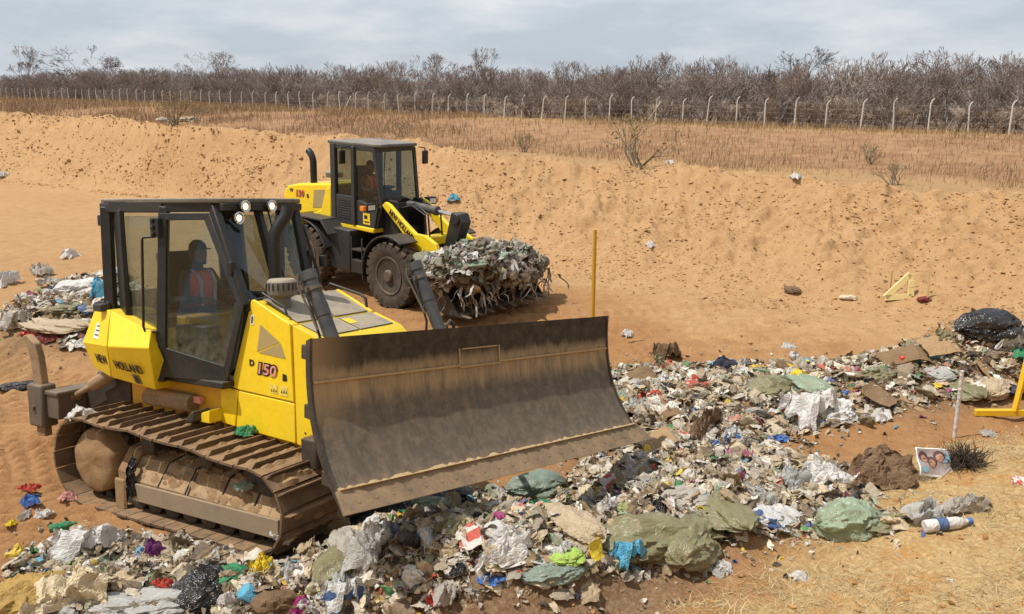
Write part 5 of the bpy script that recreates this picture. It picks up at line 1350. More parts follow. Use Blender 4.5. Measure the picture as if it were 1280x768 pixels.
it(1095, 470, 'bag', 1, (.42, .34, .32), 'olive', 'small olive bag in front of the dark cardboard', 'bag', .2)
it(1240, 488, 'bag', 2, (.55, .42, .38), 'beige', 'beige net bag below the big square cardboard', 'bag', 1.)
it(1205, 492, 'bag', 3, (.50, .40, .36), 'olive', 'olive net bag left of the beige net bag', 'bag', 2.)
it(1268, 492, 'pouch', 1, (.3, .24, .25), 'navy', 'dark blue bag at the right edge of the heap', 'bag', .2)
it(1010, 522, 'rag', 0, (1.0, .65, .55), 'white', 'large torn white plastic sheet in the middle of the right band', 'plastic sheet', .4)
it(1045, 520, 'bag', 4, (.55, .45, .42), 'white', 'full white plastic bag beside the large white sheet', 'bag', .9)
it(965, 492, 'bag', 5, (.62, .48, .42), 'olive', 'full olive bag upslope of the large white sheet', 'bag', .4)
it(1010, 487, 'bag', 0, (.60, .42, .40), 'palegreen', 'pale green bag right of the full olive bag', 'bag', 2.4)
it(948, 463, 'pouch', 0, (.30, .24, .25), 'yellow', 'yellow pouch at the far edge of the right band', 'pouch', .2)
it(870, 483, 'pouch', 2, (.42, .28, .26), 'red', 'red plastic bag lying in the right band', 'bag', .3)
it(900, 466, 'rag', 2, (.70, .30, .35), 'navy', 'faded navy trousers crumpled at the far edge of the band', 'trousers', .1)
it(815, 478, 'board', 1, (.70, .50, .6), 'darkboard', 'brown cardboard box side beside the blade end', 'cardboard', .8, (.5, .2))
it(800, 515, 'film', 1, (.42, .38, .4), 'clear', 'clear crumpled plastic wrap next to the blade end', 'plastic wrap', .3)
it(912, 556, 'film', 5, (.38, .32, .3), 'printblue', 'folded newspaper page at the lower edge of the band', 'newspaper', .7)
it(972, 550, 'pouch', 3, (.24, .17, .2), 'blue', 'deep blue scrap beside the newspaper page', 'plastic scrap', .2)
it(880, 540, 'rag', 3, (.85, .25, .35), 'brown', 'long brown cloth twisted along the band', 'cloth', 1.0)
it(838, 555, 'board', 2, (.6, .42, .4), 'cardboard', 'buff cardboard lying under the blade corner', 'cardboard', .4, (.2, 0))
it(1000, 478, 'film', 0, (.4, .35, .3), 'yellow', 'yellow plastic wrapper under the pale green bag', 'wrapper', .9)
# the tongue of waste on the bank
it(1058, 664, 'bag', 2, (.50, .42, .52), 'palegreen', 'round pale green tied bag alone on the bank', 'bag', 0.1, sink=.05)
it(1105, 655, 'pouch', 1, (.45, .30, .22), 'olive', 'flat dirty green bag right of the round tied bag', 'bag', .5)
it(1112, 600, 'rag', 1, (1.0, .70, .42), 'brown', 'brown sackcloth heaped beside the dark brushwood', 'sack', .2, name='sackcloth')
it(1158, 655, 'film', 2, (.34, .30, .35), 'clear', 'clear plastic wrapper standing behind the white bottle', 'plastic wrap', .4, (.4, 0))
it(1205, 640, 'rag', 3, (.45, .22, .22), 'grey', 'grey rag half buried in the bank', 'rag', .2)
it(965, 645, 'pouch', 0, (.62, .42, .3), 'printblue', 'printed white and dark blue packet', 'packet', 1., (.3, .2))
it(985, 655, 'board', 3, (.5, .38, .35), 'cardboard', 'bent cardboard under the printed blue packet', 'cardboard', .7, (.2, 0))
it(905, 640, 'bag', 3, (.66, .40, .34), 'olive', 'slack olive bag left of the printed blue packet', 'bag', 1.9)
it(985, 612, 'rag', 2, (.60, .42, .3), 'clear', 'clear plastic sheet spread above the printed packet', 'plastic sheet', .7)
it(1035, 605, 'film', 1, (.55, .45, .45), 'white', 'white film fluttering beside the brown sackcloth', 'plastic film', .2)
it(950, 600, 'board', 0, (.60, .45, .4), 'cardboard', 'pale brown cardboard below the clear sheet', 'cardboard', .2, (.2, .1))
# in front of the blade
it(812, 682, 'bag', 5, (.92, .48, .50), 'olive', 'very large olive waste bag in the front of the heap', 'bag', .15, sink=.3)
it(712, 660, 'bag', 1, (.58, .44, .42), 'beige', 'tan sack slumped against the very large olive bag', 'sack', 2.5, sink=.3)
it(862, 690, 'bag', 4, (.58, .46, .52), 'olive', 'upright olive bag at the right end of the heap', 'bag', 1.2, sink=.2)
it(752, 712, 'board', 4, (.30, .20, .3), 'yellow', 'bright yellow packet standing beside the very large olive bag', 'packet', 1.2, (1.1, .3), name='packet', sink=0, lift=.10)
it(785, 716, 'rag', 0, (.34, .24, .28), 'skyblue', 'sky blue plastic bag beside the bright yellow packet', 'bag', .3, lift=.10)
it(708, 710, 'pouch', 2, (.26, .2, .24), 'lime', 'lime green bag left of the bright yellow packet', 'bag', .3, lift=.08)
it(675, 640, 'pouch', 3, (.28, .26, .40), 'green', 'emerald net ball under the blade', 'net', .3, sink=.1)
it(668, 618, 'bag', 0, (.55, .42, .45), 'greygreen', 'grey green bag behind the emerald net', 'bag', .3, sink=.1)
it(538, 645, 'bag', 2, (.60, .34, .36), 'palegreen', 'long pale green bag lying under the blade edge', 'bag', 3.0, sink=.1)
it(520, 685, 'bottle', 1, (.42, .34, .34), 'black', 'dark plastic bottle stuck upright in the heap', 'bottle', .9, (0, .7), sink=.1)
it(600, 680, 'board', 2, (.36, .34, .25), 'print', 'red and white printed carton', 'carton', .3, (.3, .1), name='carton')
it(560, 628, 'bag', 3, (.50, .35, .36), 'black', 'dull black bag in the shade below the blade', 'bag', .3)
it(480, 655, 'bag', 4, (.65, .45, .38), 'black', 'torn black bag close to the blade corner', 'bag', .8)
it(640, 698, 'rag', 1, (.70, .34, .35), 'white', 'crumpled white newsprint sheets', 'newspaper', .5, name='newspaper')
it(655, 705, 'board', 1, (.40, .22, .2), 'white', 'white card below the crumpled newsprint', 'card', .2)
it(408, 664, 'rag', 2, (.45, .36, .36), 'cream', 'cream plastic bag beside the front of the track', 'bag', .4)
it(440, 685, 'bag', 5, (.42, .32, .30), 'grey', 'grey plastic bag below the cream bag', 'bag', 2.2)
it(425, 715, 'bag', 0, (.48, .36, .34), 'olive', 'dirty olive bag below the grey plastic bag', 'bag', 1.2)
it(465, 695, 'rag', 3, (.50, .42, .4), 'clear', 'clear crumpled bag left of the dark bottle', 'bag', 1.2)
it(615, 728, 'pouch', 0, (.22, .16, .18), 'blue', 'royal blue scrap at the foot of the heap', 'plastic scrap', .3)
it(425, 725, 'film', 3, (.26, .2, .2), 'blue', 'blue plastic scrap among grey bags', 'plastic scrap', .3)
it(690, 720, 'bag', 2, (.44, .28, .22), 'greygreen', 'flat grey green bag at the foot of the heap', 'bag', .3)
it(545, 752, 'film', 5, (.22, .15, .14), 'red', 'red plastic scrap at the lower edge of the heap', 'plastic scrap', .5)
it(620, 655, 'board', 3, (.36, .24, .25), 'brown', 'rusty brown board under the middle of the blade', 'board', .6, (.2, .3))
it(430, 755, 'rag', 0, (.45, .34, .35), 'printblue', 'white bag with pale blue print at the bottom edge', 'bag', .4, name='waste_bag')
it(770, 612, 'board', 1, (.34, .3, .3), 'print', 'white and red packet right of the blade edge', 'packet', .9, (.9, .2), name='packet')
it(795, 585, 'film', 4, (.45, .3, .35), 'white', 'white plastic bag just right of the blade edge', 'bag', .3, name='waste_bag')
it(860, 622, 'bag', 1, (.44, .32, .28), 'grey', 'large grey bag upslope of the slack olive bag', 'bag', .3)
# lower left
it(330, 722, 'rag', 1, (.36, .26, .3), 'yellow', 'yellow carrier bag in front of the track', 'bag', .6, name='waste_bag')
it(290, 727, 'bag', 5, (.30, .22, .24), 'green', 'dark green bag left of the yellow carrier bag', 'bag', .5)
it(255, 742, 'bag', 4, (.48, .42, .40), 'black', 'black bag below the dark green bag', 'bag', 1.6)
it(190, 700, 'rag', 2, (.26, .20, .28), 'purple', 'purple cloth on white film near the track', 'cloth', .6)
it(110, 690, 'rag', 0, (.80, .45, .4), 'white', 'white film spread along the edge left of the track', 'plastic film', .4, name='plastic_film')
it(18, 765, 'bag', 1, (.62, .52, .50), 'jute', 'round mustard jute sack in the bottom corner', 'sack', 1.2, sink=.1)
it(72, 700, 'pouch', 3, (.55, .36, .34), 'brown', 'brown plastic bundle above the jute sack', 'bundle', .4)
it(140, 728, 'board', 0, (.55, .40, .4), 'cardboard', 'buff cardboard below the white film', 'cardboard', .3, (.2, .1))
it(85, 758, 'rag', 3, (.70, .55, .45), 'cream', 'cream woven sack beside the jute sack', 'sack', .5, name='woven_sack')
it(185, 757, 'bag', 3, (.85, .42, .36), 'clear', 'long clear bag holding red scraps', 'bag', .1)
it(205, 752, 'film', 2, (.15, .10, .14), 'red', 'red scraps seen on the long clear bag', 'plastic scrap', .1, lift=.12)
it(312, 755, 'tub', 1, (.22, .22, .22), 'skyblue', 'blue plastic tub at the bottom edge', 'tub', .4, (0, .9))
it(345, 762, 'pouch', 1, (.34, .24, .45), 'brown', 'brown paper bag standing at the bottom edge', 'paper bag', .4)
it(375, 766, 'film', 0, (.26, .2, .25), 'magenta', 'magenta plastic scrap at the bottom edge', 'plastic scrap', .2)
it(40, 632, 'film', 1, (.28, .17, .2), 'blue', 'blue plastic lid on bare soil left of the track', 'lid', .2, name='plastic_scrap')
it(36, 614, 'film', 2, (.22, .12, .15), 'red', 'red scrap above the blue lid', 'plastic scrap', .2)
it(80, 662, 'bottle', 2, (.26, .26, .26), 'green', 'crushed green bottle on bare soil left of the track', 'bottle', .5)
it(55, 646, 'film', 4, (.20, .14, .15), 'white', 'white scrap right of the blue lid', 'plastic scrap', .2)
it(32, 650, 'film', 5, (.18, .10, .12), 'white', 'white scrap under the blue lid', 'plastic scrap', .9)
it(15, 659, 'film', 3, (.12, .09, .1), 'yellow', 'yellow scrap below the white scraps', 'plastic scrap', .9)
it(85, 624, 'film', 0, (.2, .14, .14), 'pink', 'pink scrap close to the rear of the track', 'plastic scrap', .4)
it(22, 486, 'bag', 3, (.45, .3, .22), 'black', 'small black bag lying behind the ripper', 'bag', .2)
# pile behind the dozer
it(100, 368, 'bag', 0, (.85, .62, .62), 'white', 'full white bag on top of the pile behind the bulldozer', 'bag', .4, sink=.05)
it(68, 412, 'bag', 3, (1.1, .48, .38), 'beige', 'long tan sack at the foot of the pile behind the bulldozer', 'sack', 3.0, sink=.05)
it(88, 388, 'pouch', 2, (.6, .42, .4), 'olive', 'mossy green bundle on the pile behind the bulldozer', 'bundle', .4)
it(122, 372, 'rag', 2, (.42, .4, .5), 'skyblue', 'pale blue plastic on the pile behind the bulldozer', 'plastic sheet', .4)
it(40, 420, 'film', 2, (.34, .24, .2), 'red', 'red scrap beside the long tan sack', 'plastic scrap', .4)
it(62, 425, 'film', 1, (.5, .3, .2), 'maroon', 'maroon cloth below the long tan sack', 'cloth', .4, name='cloth')
it(20, 408, 'rag', 0, (.6, .5, .4), 'grey', 'grey sheet at the left end of the pile', 'plastic sheet', .4)
it(108, 432, 'film', 3, (.65, .4, .3), 'white', 'white sheet at the foot of the pile', 'plastic sheet', .1)
# strewn about the floor of the pit
for u, v, k, s_, m_, lab, cat in ((785, 421, 'film', .34, 'white', 'white paper lying alone right of the yellow stake', 'paper'), (985, 436, 'film', .30, 'white', 'white paper lying alone above the right waste band', 'paper'),
        (832, 450, 'rag', .55, 'brown', 'brown clump of litter in front of the right band', 'litter clump'), (1060, 374, 'pouch', .30, 'cream', 'cream bundle left of the wooden triangle', 'bundle'),
        (568, 252, 'rag', .40, 'skyblue', 'light blue bag on the sandy bank behind the loader', 'bag'), (88, 322, 'film', .55, 'white', 'white paper on the pale floor at the left', 'paper'),
        (50, 344, 'film', .6, 'grey', 'grey litter on the floor above the left pile', 'litter'), (12, 356, 'rag', .6, 'white', 'white and brown litter at the left edge', 'litter'), (812, 309, 'film', .3, 'white', 'white scrap at the foot of the sandy bank', 'paper'),
        (838, 205, 'film', .55, 'white', 'white scrap on the crest of the sandy bank', 'paper'), (995, 224, 'film', .42, 'white', 'white scrap beyond the crest', 'paper'), (5, 222, 'film', .8, 'white', 'white scrap at the far left foot of the bank', 'paper'),
        (905, 713, 'film', .22, 'white', 'white paper scrap on the straw below the heap', 'paper'), (1000, 725, 'film', .17, 'white', 'lone white scrap on the orange slope', 'paper'), (890, 718, 'film', .2, 'clear', 'clear film shred on the straw below the heap', 'plastic film'),
        (1278, 604, 'pouch', .2, 'print', 'red and white wrapper at the right edge of the bank', 'wrapper'), (1235, 545, 'film', .2, 'clear', 'clear wrapper beside the dark brushwood', 'wrapper'), (990, 364, 'pouch', .38, 'brown', 'brown stone like clod on the bank left of the wooden triangle', 'clod')):
    it(u, v, k, int(u) % 4, (s_, s_ * .7, s_ * .8), m_, lab, cat, (u * .37) % 6.28, name='earth_clod' if cat == 'clod' else ('litter_clump' if 'litter' in cat else None))

# ---- the many bags, sheets and boards that nothing singles out
ZN = {'front': ('waste heap before the blade', 170, .15, .38), 'band': ('waste band at the right', 104, .17, .42), 'pile': ('pile behind the bulldozer', 26, .30, .66), 'middle': ('waste right of the blade corner', 34, .16, .40), 'edge': ('waste along the side of the track', 16, .15, .34)}
KN = {'film': ('plastic_film', 'crumpled {} plastic film in the {}', 'plastic film'), 'rag': ('plastic_sheet', 'ragged {} plastic sheet in the {}', 'plastic sheet'), 'bag': ('waste_bag', 'stuffed {} plastic bag in the {}', 'bag'),
      'pouch': ('plastic_pouch', 'flattened {} pouch in the {}', 'pouch'), 'board': ('cardboard_piece', 'torn {} cardboard in the {}', 'cardboard'), 'bottle': ('plastic_bottle', 'empty {} bottle in the {}', 'bottle')}
CN = {'white': 'white', 'grey': 'grey', 'cream': 'cream', 'beige': 'beige', 'olive': 'olive', 'palegreen': 'pale green', 'black': 'black', 'brown': 'brown', 'cardboard': 'buff', 'darkboard': 'dark brown', 'clear': 'clear'}
rnd = random.Random(29)
for zn, (zl, n, s0, s1) in ZN.items():
    P = fill(AREAS[zn], n * 2, 77 + n); P = P[away_from_dozer(P)][:n]
    for x, y in P:
        kd = rnd.choices(['film', 'rag', 'bag', 'pouch', 'board', 'bottle'], [26, 22, 18, 14, 16, 4])[0]
        mt = rnd.choice(['cardboard', 'darkboard']) if kd == 'board' else (rnd.choice(['white', 'clear']) if kd == 'bottle' else rnd.choices(['white', 'grey', 'cream', 'beige', 'olive', 'palegreen', 'black', 'brown', 'clear'], [26, 18, 14, 14, 8, 3, 5, 6, 14])[0])
        s_ = rnd.uniform(s0, s1) ** 1.15 * (.55 if kd == 'bottle' else 1) * (.8 if mt == 'black' else 1)
        nm, lb, ct = KN[kd]; lb = lb.format(CN[mt], zl)
        lay(nm, kd, rnd.randrange(6), (s_, s_ * rnd.uniform(.55, .95), s_ * rnd.uniform(.5, .8)), W[mt], (x, y, hz(x, y) + .02), rnd.uniform(0, 6.28), (rnd.gauss(0, .25), rnd.gauss(0, .25)), lb, ct, lb.replace(' in the', 's in the', 1), .2)

# ---- white bottle with a blue cap
p = at(1182, 662); root_ = empty('plastic_bottle', Matrix.Translation(p + Vector((0, 0, .05))) @ Matrix.Rotation(.06, 4, 'Z') @ Matrix.Rotation(-.10, 4, 'Y'))
tag(root_, 'white plastic bottle with blue cap lying on the straw', 'bottle')
b = MB(); b.lathe([(.02, -.20), (.05, -.195), (.055, -.18), (.055, -.10), (.052, -.09), (.052, .05), (.05, .10), (.03, .155), (.022, .165), (.022, .185)], (0, 0, 0), 'x', 22); b.build('bottle_body', W['white'], root_)
b = MB(); b.lathe([(.028, .185), (.03, .19), (.03, .222), (.026, .226)], (0, 0, 0), 'x', 18); b.build('cap', W['blue'], root_)
b = MB(); b.lathe([(.0555, -.085), (.0555, .0)], (0, 0, 0), 'x', 22); b.build('wrapper', W['printblue'], root_)

# ---- dark brushwood and the printed page leaning on the sackcloth
rb_ = np.random.default_rng(4); p = at(1205, 583)
b = MB()
for k in range(430):
    a = rb_.uniform(0, 2 * PI); r0 = rb_.uniform(0, .16); e = rb_.uniform(-.2, 1.35); l_ = rb_.uniform(.08, .19)
    q0 = Vector((r0 * math.cos(a), r0 * math.sin(a) * .8, rb_.uniform(-.02, .10))); d = Vector((math.cos(a) * math.cos(e), math.sin(a) * math.cos(e), math.sin(e)))
    b.tube([q0, q0 + d * l_ * .5 + Vector(rb_.normal(0, .035, 3)), q0 + d * l_ + Vector(rb_.normal(0, .055, 3))], [.0035, .003, .0015], 4, caps=False)
o = b.build('brushwood', plain('dark_twigs', (.065, .05, .038), .9)); o.location = p; tag(o, 'dark ball of dry brushwood at the foot of the white pole', 'brushwood')
pm = at(1170, 600)
PG = lambda x, z: .018 * math.sin(x * 17 + z * 11) + .012 * math.sin(z * 31 - x * 13) - .25 * (z - .15) ** 2
page = empty('printed_page', Matrix.Translation(pm + Vector((0, 0, .02))) @ Matrix.Rotation(.15, 4, 'Z') @ Matrix.Rotation(R(-38), 4, 'X') @ Matrix.Rotation(.12, 4, 'Y'))
tag(page, 'printed colour page with portraits propped against the brushwood', 'poster')
b = MB()
n = 7
vs = [(x * .36 - .18, PG(x * .36 - .18, z * .30), z * .30) for z in [i / n for i in range(n + 1)] for x in [i / n for i in range(n + 1)]]
b.add(vs, [(i * (n + 1) + j, i * (n + 1) + j + 1, (i + 1) * (n + 1) + j + 1, (i + 1) * (n + 1) + j) for i in range(n) for j in range(n)])
pp = b.build('paper', M['white'], page); so_ = pp.modifiers.new('t', 'SOLIDIFY'); so_.thickness = .004
def blob(x, z, rx, rz, m_, name, off):
    b = MB(); ring_ = [(x + rx * math.cos(w), z + rz * math.sin(w)) for w in [2 * PI * i / 18 for i in range(18)]]; b.add([(p_[0], PG(*p_) - .006 - off, p_[1]) for p_ in ring_] + [(x, PG(x, z) - .006 - off, z)], [(i, (i + 1) % 18, 18) for i in range(18)]); b.build(name, m_, pp)
dk, sk2, bl2 = plain('print_dark', (.10, .05, .045), .5), plain('print_skin', (.42, .22, .15), .5), plain('print_blue', (.25, .45, .58), .5)
b = MB(); b.add([(-.17 + .34 * x, PG(-.17 + .34 * x, .03 + .26 * z) - .005, .03 + .26 * z) for z in [i / n for i in range(n + 1)] for x in [i / n for i in range(n + 1)]], [(i * (n + 1) + j, i * (n + 1) + j + 1, (i + 1) * (n + 1) + j + 1, (i + 1) * (n + 1) + j) for i in range(n) for j in range(n)]); b.build('print', plain('print_ground', (.36, .30, .29), .5), pp)
blob(.11, .20, .05, .05, bl2, 'print', .002); blob(-.12, .07, .04, .03, bl2, 'print', .002)
for x, z in ((-.10, .19), (-.02, .14), (.06, .20)):
    blob(x, z + .02, .055, .055, dk, 'print', .004); blob(x, z, .035, .042, sk2, 'print', .006)

# ---- poles, stakes and frames
def stake(name, u, v, hgt, r, mat, label, cat, lean=(0, 0), foot=None, sq=False):
    p = foot or at(u, v); b = MB()
    top = Vector((lean[0] * hgt, lean[1] * hgt, hgt))
    if sq: b.bar((0, 0, -.1), top, r * 2, r * 2)
    else: b.tube([(0, 0, -.1), top * .5, top], [r, r * .97, r * .94], 12)
    o = b.build(name, mat, None, .003); o.location = p; return tag(o, label, cat)
yp = paint('yellow_stake_paint', (.62, .34, .02), .5, .3, top=.2)
fy = 14.2; fx = (740 - 640) / F_PX * (fy * math.cos(PITCH) + 1.2)
g = Vector((fx, fy, hz(fx, fy))); d = ray(740, 287); topz_ = CAMH + d[2] / d[1] * fy
stake('marker_stake', 0, 0, topz_ - g.z, .036, yp, 'tall yellow marker stake behind the blade', 'marker stake', foot=g)
stake('white_pole', 1193, 547, .86, .024, W['white'], 'white plastic pole standing beside the brushwood', 'pole', (-.03, .0))
wd = paint('pale_timber', (.62, .45, .20), .7, .2, dustcol=(.45, .33, .2))
stake('wooden_stake', 1112, 367, .50, .018, wd, 'thin wooden stake left of the wooden triangle', 'stake', (-.02, .0), sq=True)
stake('wooden_stake', 1160, 374, .62, .018, wd, 'thin wooden stake right of the wooden triangle', 'stake', (-.08, .05), sq=True)
p = at(1122, 376)
tri = [(-.27, .02), (.28, .04), (.26, .50)]
b = MB()
for i in range(3):
    a, c = tri[i], tri[(i + 1) % 3]; b.bar((a[0], 0, a[1] + .03), (c[0], 0, c[1] + .03), .05, .115)
b.bb((.22, -.03, .26), (.34, .03, .40))
o = b.build('wooden_triangle', paint('pale_yellow_timber', (.82, .68, .32), .6, .1), None, .004); o.location = p; o.rotation_euler = (R(-12), 0, .05); tag(o, 'pale yellow wooden triangle standing on the slope between two stakes', 'setting frame')
o = lay('earth_clod', 'pouch', 2, (.26, .2, .22), W['maroon'], at(1154, 377), .3, label='dark clod at the foot of the right wooden stake', cat='clod')
# yellow stand at the right edge
p = at(1240, 522); q = Vector((p.x + .95, p.y - .12, 0)); q.z = hz(q.x, q.y)
st = empty('metal_stand', Matrix.Translation(p)); tag(st, 'yellow metal stand cut by the right edge of the picture', 'stand')
ym = paint('yellow_stand_paint', (.80, .50, .02), .45, .15)
b = MB(); b.bar((-.22, .02, .05), (.75, -.12, .11), .07, .08); b.build('base_rail', ym, st, .005)
b = MB(); b.bar((.24, -.06, .10), (.36, .02, 1.0), .06, .06); b.build('upright', ym, st, .005)
b = MB(); b.bar((.36, .02, .95), (.75, -.10, .10), .06, .06); b.build('upright', ym, st, .005)
b = MB(); b.bar((.29, -.03, .50), (.56, -.04, .50), .04, .04); b.build('cross_rail', ym, st, .005)

# ---- the loader's load
rg = np.random.default_rng(91)
def load_pt(n, lo=-.42):
    out = []
    while len(out) < n:
        d = rg.normal(0, 1, 3); d /= np.linalg.norm(d)
        if d[2] < lo: continue
        tp = 1 - .30 * max(d[1], 0) ** 2
        k = 1 + .34 * float(fbm(np.array([d[0] * 2.2]), np.array([d[1] * 2.2 + d[2]]), 3, 5)[0])
        z = 1.0 + .44 * d[2] * k * tp if d[2] > 0 else 1.0 + .66 * d[2]
        out.append((3.12 + .80 * d[0] * k * tp + .10 * d[2], .04 + 1.52 * d[1] * (1 + .5 * (k - 1)), z - .12 * d[1]))
    return np.array(out)
LM = np.array(LOA)
def to_w(P): return P @ LM[:3, :3].T + LM[:3, 3]
n_, m_ = 22, 34; th, ph = np.meshgrid(np.linspace(0, PI, n_), np.linspace(0, 2 * PI, m_, endpoint=False), indexing='ij')
D = np.stack([np.sin(th) * np.cos(ph), np.sin(th) * np.sin(ph), np.cos(th)], -1)
k = .93 + .2 * fbm(D[..., 0] * 3, D[..., 1] * 3 + D[..., 2], 4, 6)
core = np.stack([3.10 + .74 * D[..., 0] * k, 1.36 * D[..., 1] * k, np.maximum(.98 + .36 * D[..., 2] * k * (1 - .3 * np.maximum(D[..., 1], 0)) - .1 * D[..., 1], .52)], -1).reshape(-1, 3)
i = np.arange(n_ * m_).reshape(n_, m_); j = np.roll(i, -1, 1)
core_o = np_mesh('waste_load', to_w(core), np.stack([i[:-1], j[:-1], j[1:], i[1:]], -1).reshape(-1, 4), W['darkboard'], smooth=True)
tag(core_o, 'dark compacted waste filling the loader bucket', None, None, 'stuff')
LP = np.array([(.50, .48, .45), (.66, .64, .61), (.60, .58, .54), (.44, .42, .38), (.22, .30, .22), (.30, .28, .25), (.16, .14, .12), (.62, .60, .57), (.10, .085, .07), (.22, .18, .13), (.34, .30, .22), (.05, .045, .04), (.26, .27, .20), (.40, .34, .26)])
P = to_w(load_pt(1000)); n1 = len(P)
LPR = [p_ for p_ in PR if len(p_[0]) > 30] + [ribbon(640)]
scatter_mesh('hanging_waste', LPR, P, rg.uniform(.10, .46, n1), 93, M['mixed'], .6, np.clip(LP[rg.integers(0, len(LP), n1)] * rg.uniform(.7, 1.1, (n1, 1)), 0, 1), (.25, .9), 0, 'shredded plastic and rags bulging over the loader bucket')
# strips hanging from the lip
VV, FF, CC = [], [], []; base = 0
for k in range(120):
    y = rg.uniform(-1.35, 1.5); x = rg.choice([rg.uniform(3.6, 3.95), rg.uniform(3.6, 3.95), rg.uniform(2.9, 3.8)]); y = y if x > 3.5 else rg.choice([-1.35, 1.4]) + rg.normal(0, .08)
    z0 = rg.uniform(.60, .95); l_ = rg.uniform(.12, .40) * (1.7 if rg.random() < .12 else 1); w_ = rg.uniform(.006, .035); a = rg.uniform(0, 6.28); dr = rg.normal(0, .12, 2)
    for q in range(5):
        f = q / 4; c = np.array([x + dr[0] * f + .02 * rg.normal(), y + dr[1] * f + .02 * rg.normal(), max(z0 - l_ * f, .04)]); e = np.array([math.cos(a + f), math.sin(a + f), 0]) * w_ * (1 - .5 * f)
        VV += [c - e, c + e]; CC += [LP[k % len(LP)] * .9] * 2
    FF += [(base + 2 * q, base + 2 * q + 1, base + 2 * q + 3, base + 2 * q + 2) for q in range(4)]; base += 10
o = np_mesh('hanging_strips', to_w(np.array(VV)), np.array(FF), M['mixed'], cols=np.array(CC)); tag(o, 'torn strips trailing from the loader bucket', None, None, 'stuff')
rnd = random.Random(12)
for loc, kd, sz, mt, lab, ct in (((3.7, -.35, .78), 'pouch', .34, 'blue', 'blue bag stuck in the load of the bucket', 'bag'), ((3.0, -.55, 1.40), 'rag', .75, 'grey', 'grey sheet draped over the top of the bucket load', 'plastic sheet'),
        ((3.3, .95, 1.25), 'bag', .55, 'grey', 'grey bag on the far end of the bucket load', 'bag'), ((3.75, .1, .80), 'rag', .45, 'white', 'white rag hanging at the front of the bucket load', 'rag'),
        ((3.55, .75, 1.0), 'rag', .5, 'clear', 'clear wrap on the far half of the bucket load', 'plastic wrap'), ((3.65, -.85, .80), 'pouch', .32, 'cream', 'cream bundle at the near end of the bucket load', 'bundle'),
        ((3.5, -.1, 1.18), 'film', .5, 'palegreen', 'pale green film amid the bucket load', 'plastic film'), ((3.2, .35, 1.36), 'bag', .5, 'white', 'dirty white bag on the crown of the bucket load', 'bag'), ((3.1, -1.2, 1.1), 'rag', .5, 'brown', 'brown fibrous clump on the near end of the bucket load', 'rag')):
    w_ = LOA @ Vector(loc); nmz = {'pouch': 'waste_bag', 'rag': 'plastic_sheet', 'bag': 'waste_bag', 'film': 'plastic_film'}
    o = lay(nmz[kd], kd, rnd.randrange(4), (sz, sz * .8, sz * .7), W[mt], w_, rnd.uniform(0, 6), (rnd.uniform(-.5, .5), rnd.uniform(-.5, .5)), lab, ct, None, 0); o.location = w_

# ---- scraps caught on the dozer
for loc, kd, k, sz, mt, rot, lab, ct, nm in (((-.66, -1.235, .40), 'film', 1, (.16, .42, .20), 'black', (R(80), 0, .2), 'black torn plastic snagged on the side of the track', 'plastic film', 'plastic_film'),
        ((-1.50, -1.16, 1.03), 'rag', 0, (.36, .24, .16), 'white', (.2, .1, .4), 'pale rag caught on top of the rear of the track', 'rag', 'rag'), ((.55, -.72, .98), 'film', 3, (.24, .18, .16), 'green', (.2, .1, .4), 'green scrap lying on the track beside the engine', 'plastic scrap', 'plastic_scrap'),
        ((.95, -1.14, .60), 'film', 5, (.20, .14, .12), 'greygreen', (.2, .1, .4), 'grey green scrap on the track frame', 'plastic scrap', 'plastic_scrap'), ((1.48, -1.18, .20), 'film', 2, (.22, .14, .14), 'white', (.6, .1, .4), 'white scrap pinched at the front of the guard plate', 'plastic scrap', 'plastic_scrap'),
        ((-.15, -.72, 1.02), 'rag', 2, (.30, .20, .2), 'brown', (.3, .2, 1), 'dark brown rag under the cab door', 'rag', 'rag')):
    o = lay(nm, kd, k, sz, W[mt], (0, 0, 0), 0, (0, 0), lab, ct, None, 0); o.matrix_world = DOZ @ Matrix.Translation(loc) @ Matrix.Rotation(rot[2], 4, 'Z') @ Matrix.Rotation(rot[1], 4, 'Y') @ Matrix.Rotation(rot[0], 4, 'X') @ Matrix.Diagonal((*sz, 1))
# ------------------------------------------------------------------ clods, straw and grass
ICO_V = np.array([(0, 0, 1), (.89, 0, .45), (.28, .85, .45), (-.72, .53, .45), (-.72, -.53, .45), (.28, -.85, .45), (.72, .53, -.45), (-.28, .85, -.45), (-.89, 0, -.45), (-.28, -.85, -.45), (.72, -.53, -.45), (0, 0, -1)]) * .5
ICO_F = np.array([(0, 1, 2), (0, 2, 3), (0, 3, 4), (0, 4, 5), (0, 5, 1), (1, 6, 2), (2, 7, 3), (3, 8, 4), (4, 9, 5), (5, 10, 1), (6, 7, 2), (7, 8, 3), (8, 9, 4), (9, 10, 5), (10, 6, 1), (11, 7, 6), (11, 8, 7), (11, 9, 8), (11, 10, 9), (11, 6, 10)])
rg = np.random.default_rng(501)
CL = [(ICO_V * (1 + .35 * rg.normal(0, 1, (12, 1))) * np.array([1.2, .9, .6]), ICO_F) for _ in range(6)]
def polar(n, a0, a1, f0, f1):
    az = rg.uniform(a0, a1, n); rt = np.interp(az, TOE[:, 0], TOE[:, 1]); rc = np.interp(az, CREST[:, 0], CREST[:, 1]); k = rg.uniform(f0, f1, n)
    r = rt + (rc - rt) * k; return np.stack([r * np.sin(az), r * np.cos(az)], -1)
P = np.concatenate([polar(15000, -.62, .62, -.05, 1.02), polar(1500, -.62, .62, -.25, .25)]); n = len(P)
keep = rg.random(n) < np.clip(.5 + 1.6 * fbm(P[:, 0] * .35, P[:, 1] * .35, 3, 71), .1, 1); P = P[keep]; n = len(P)
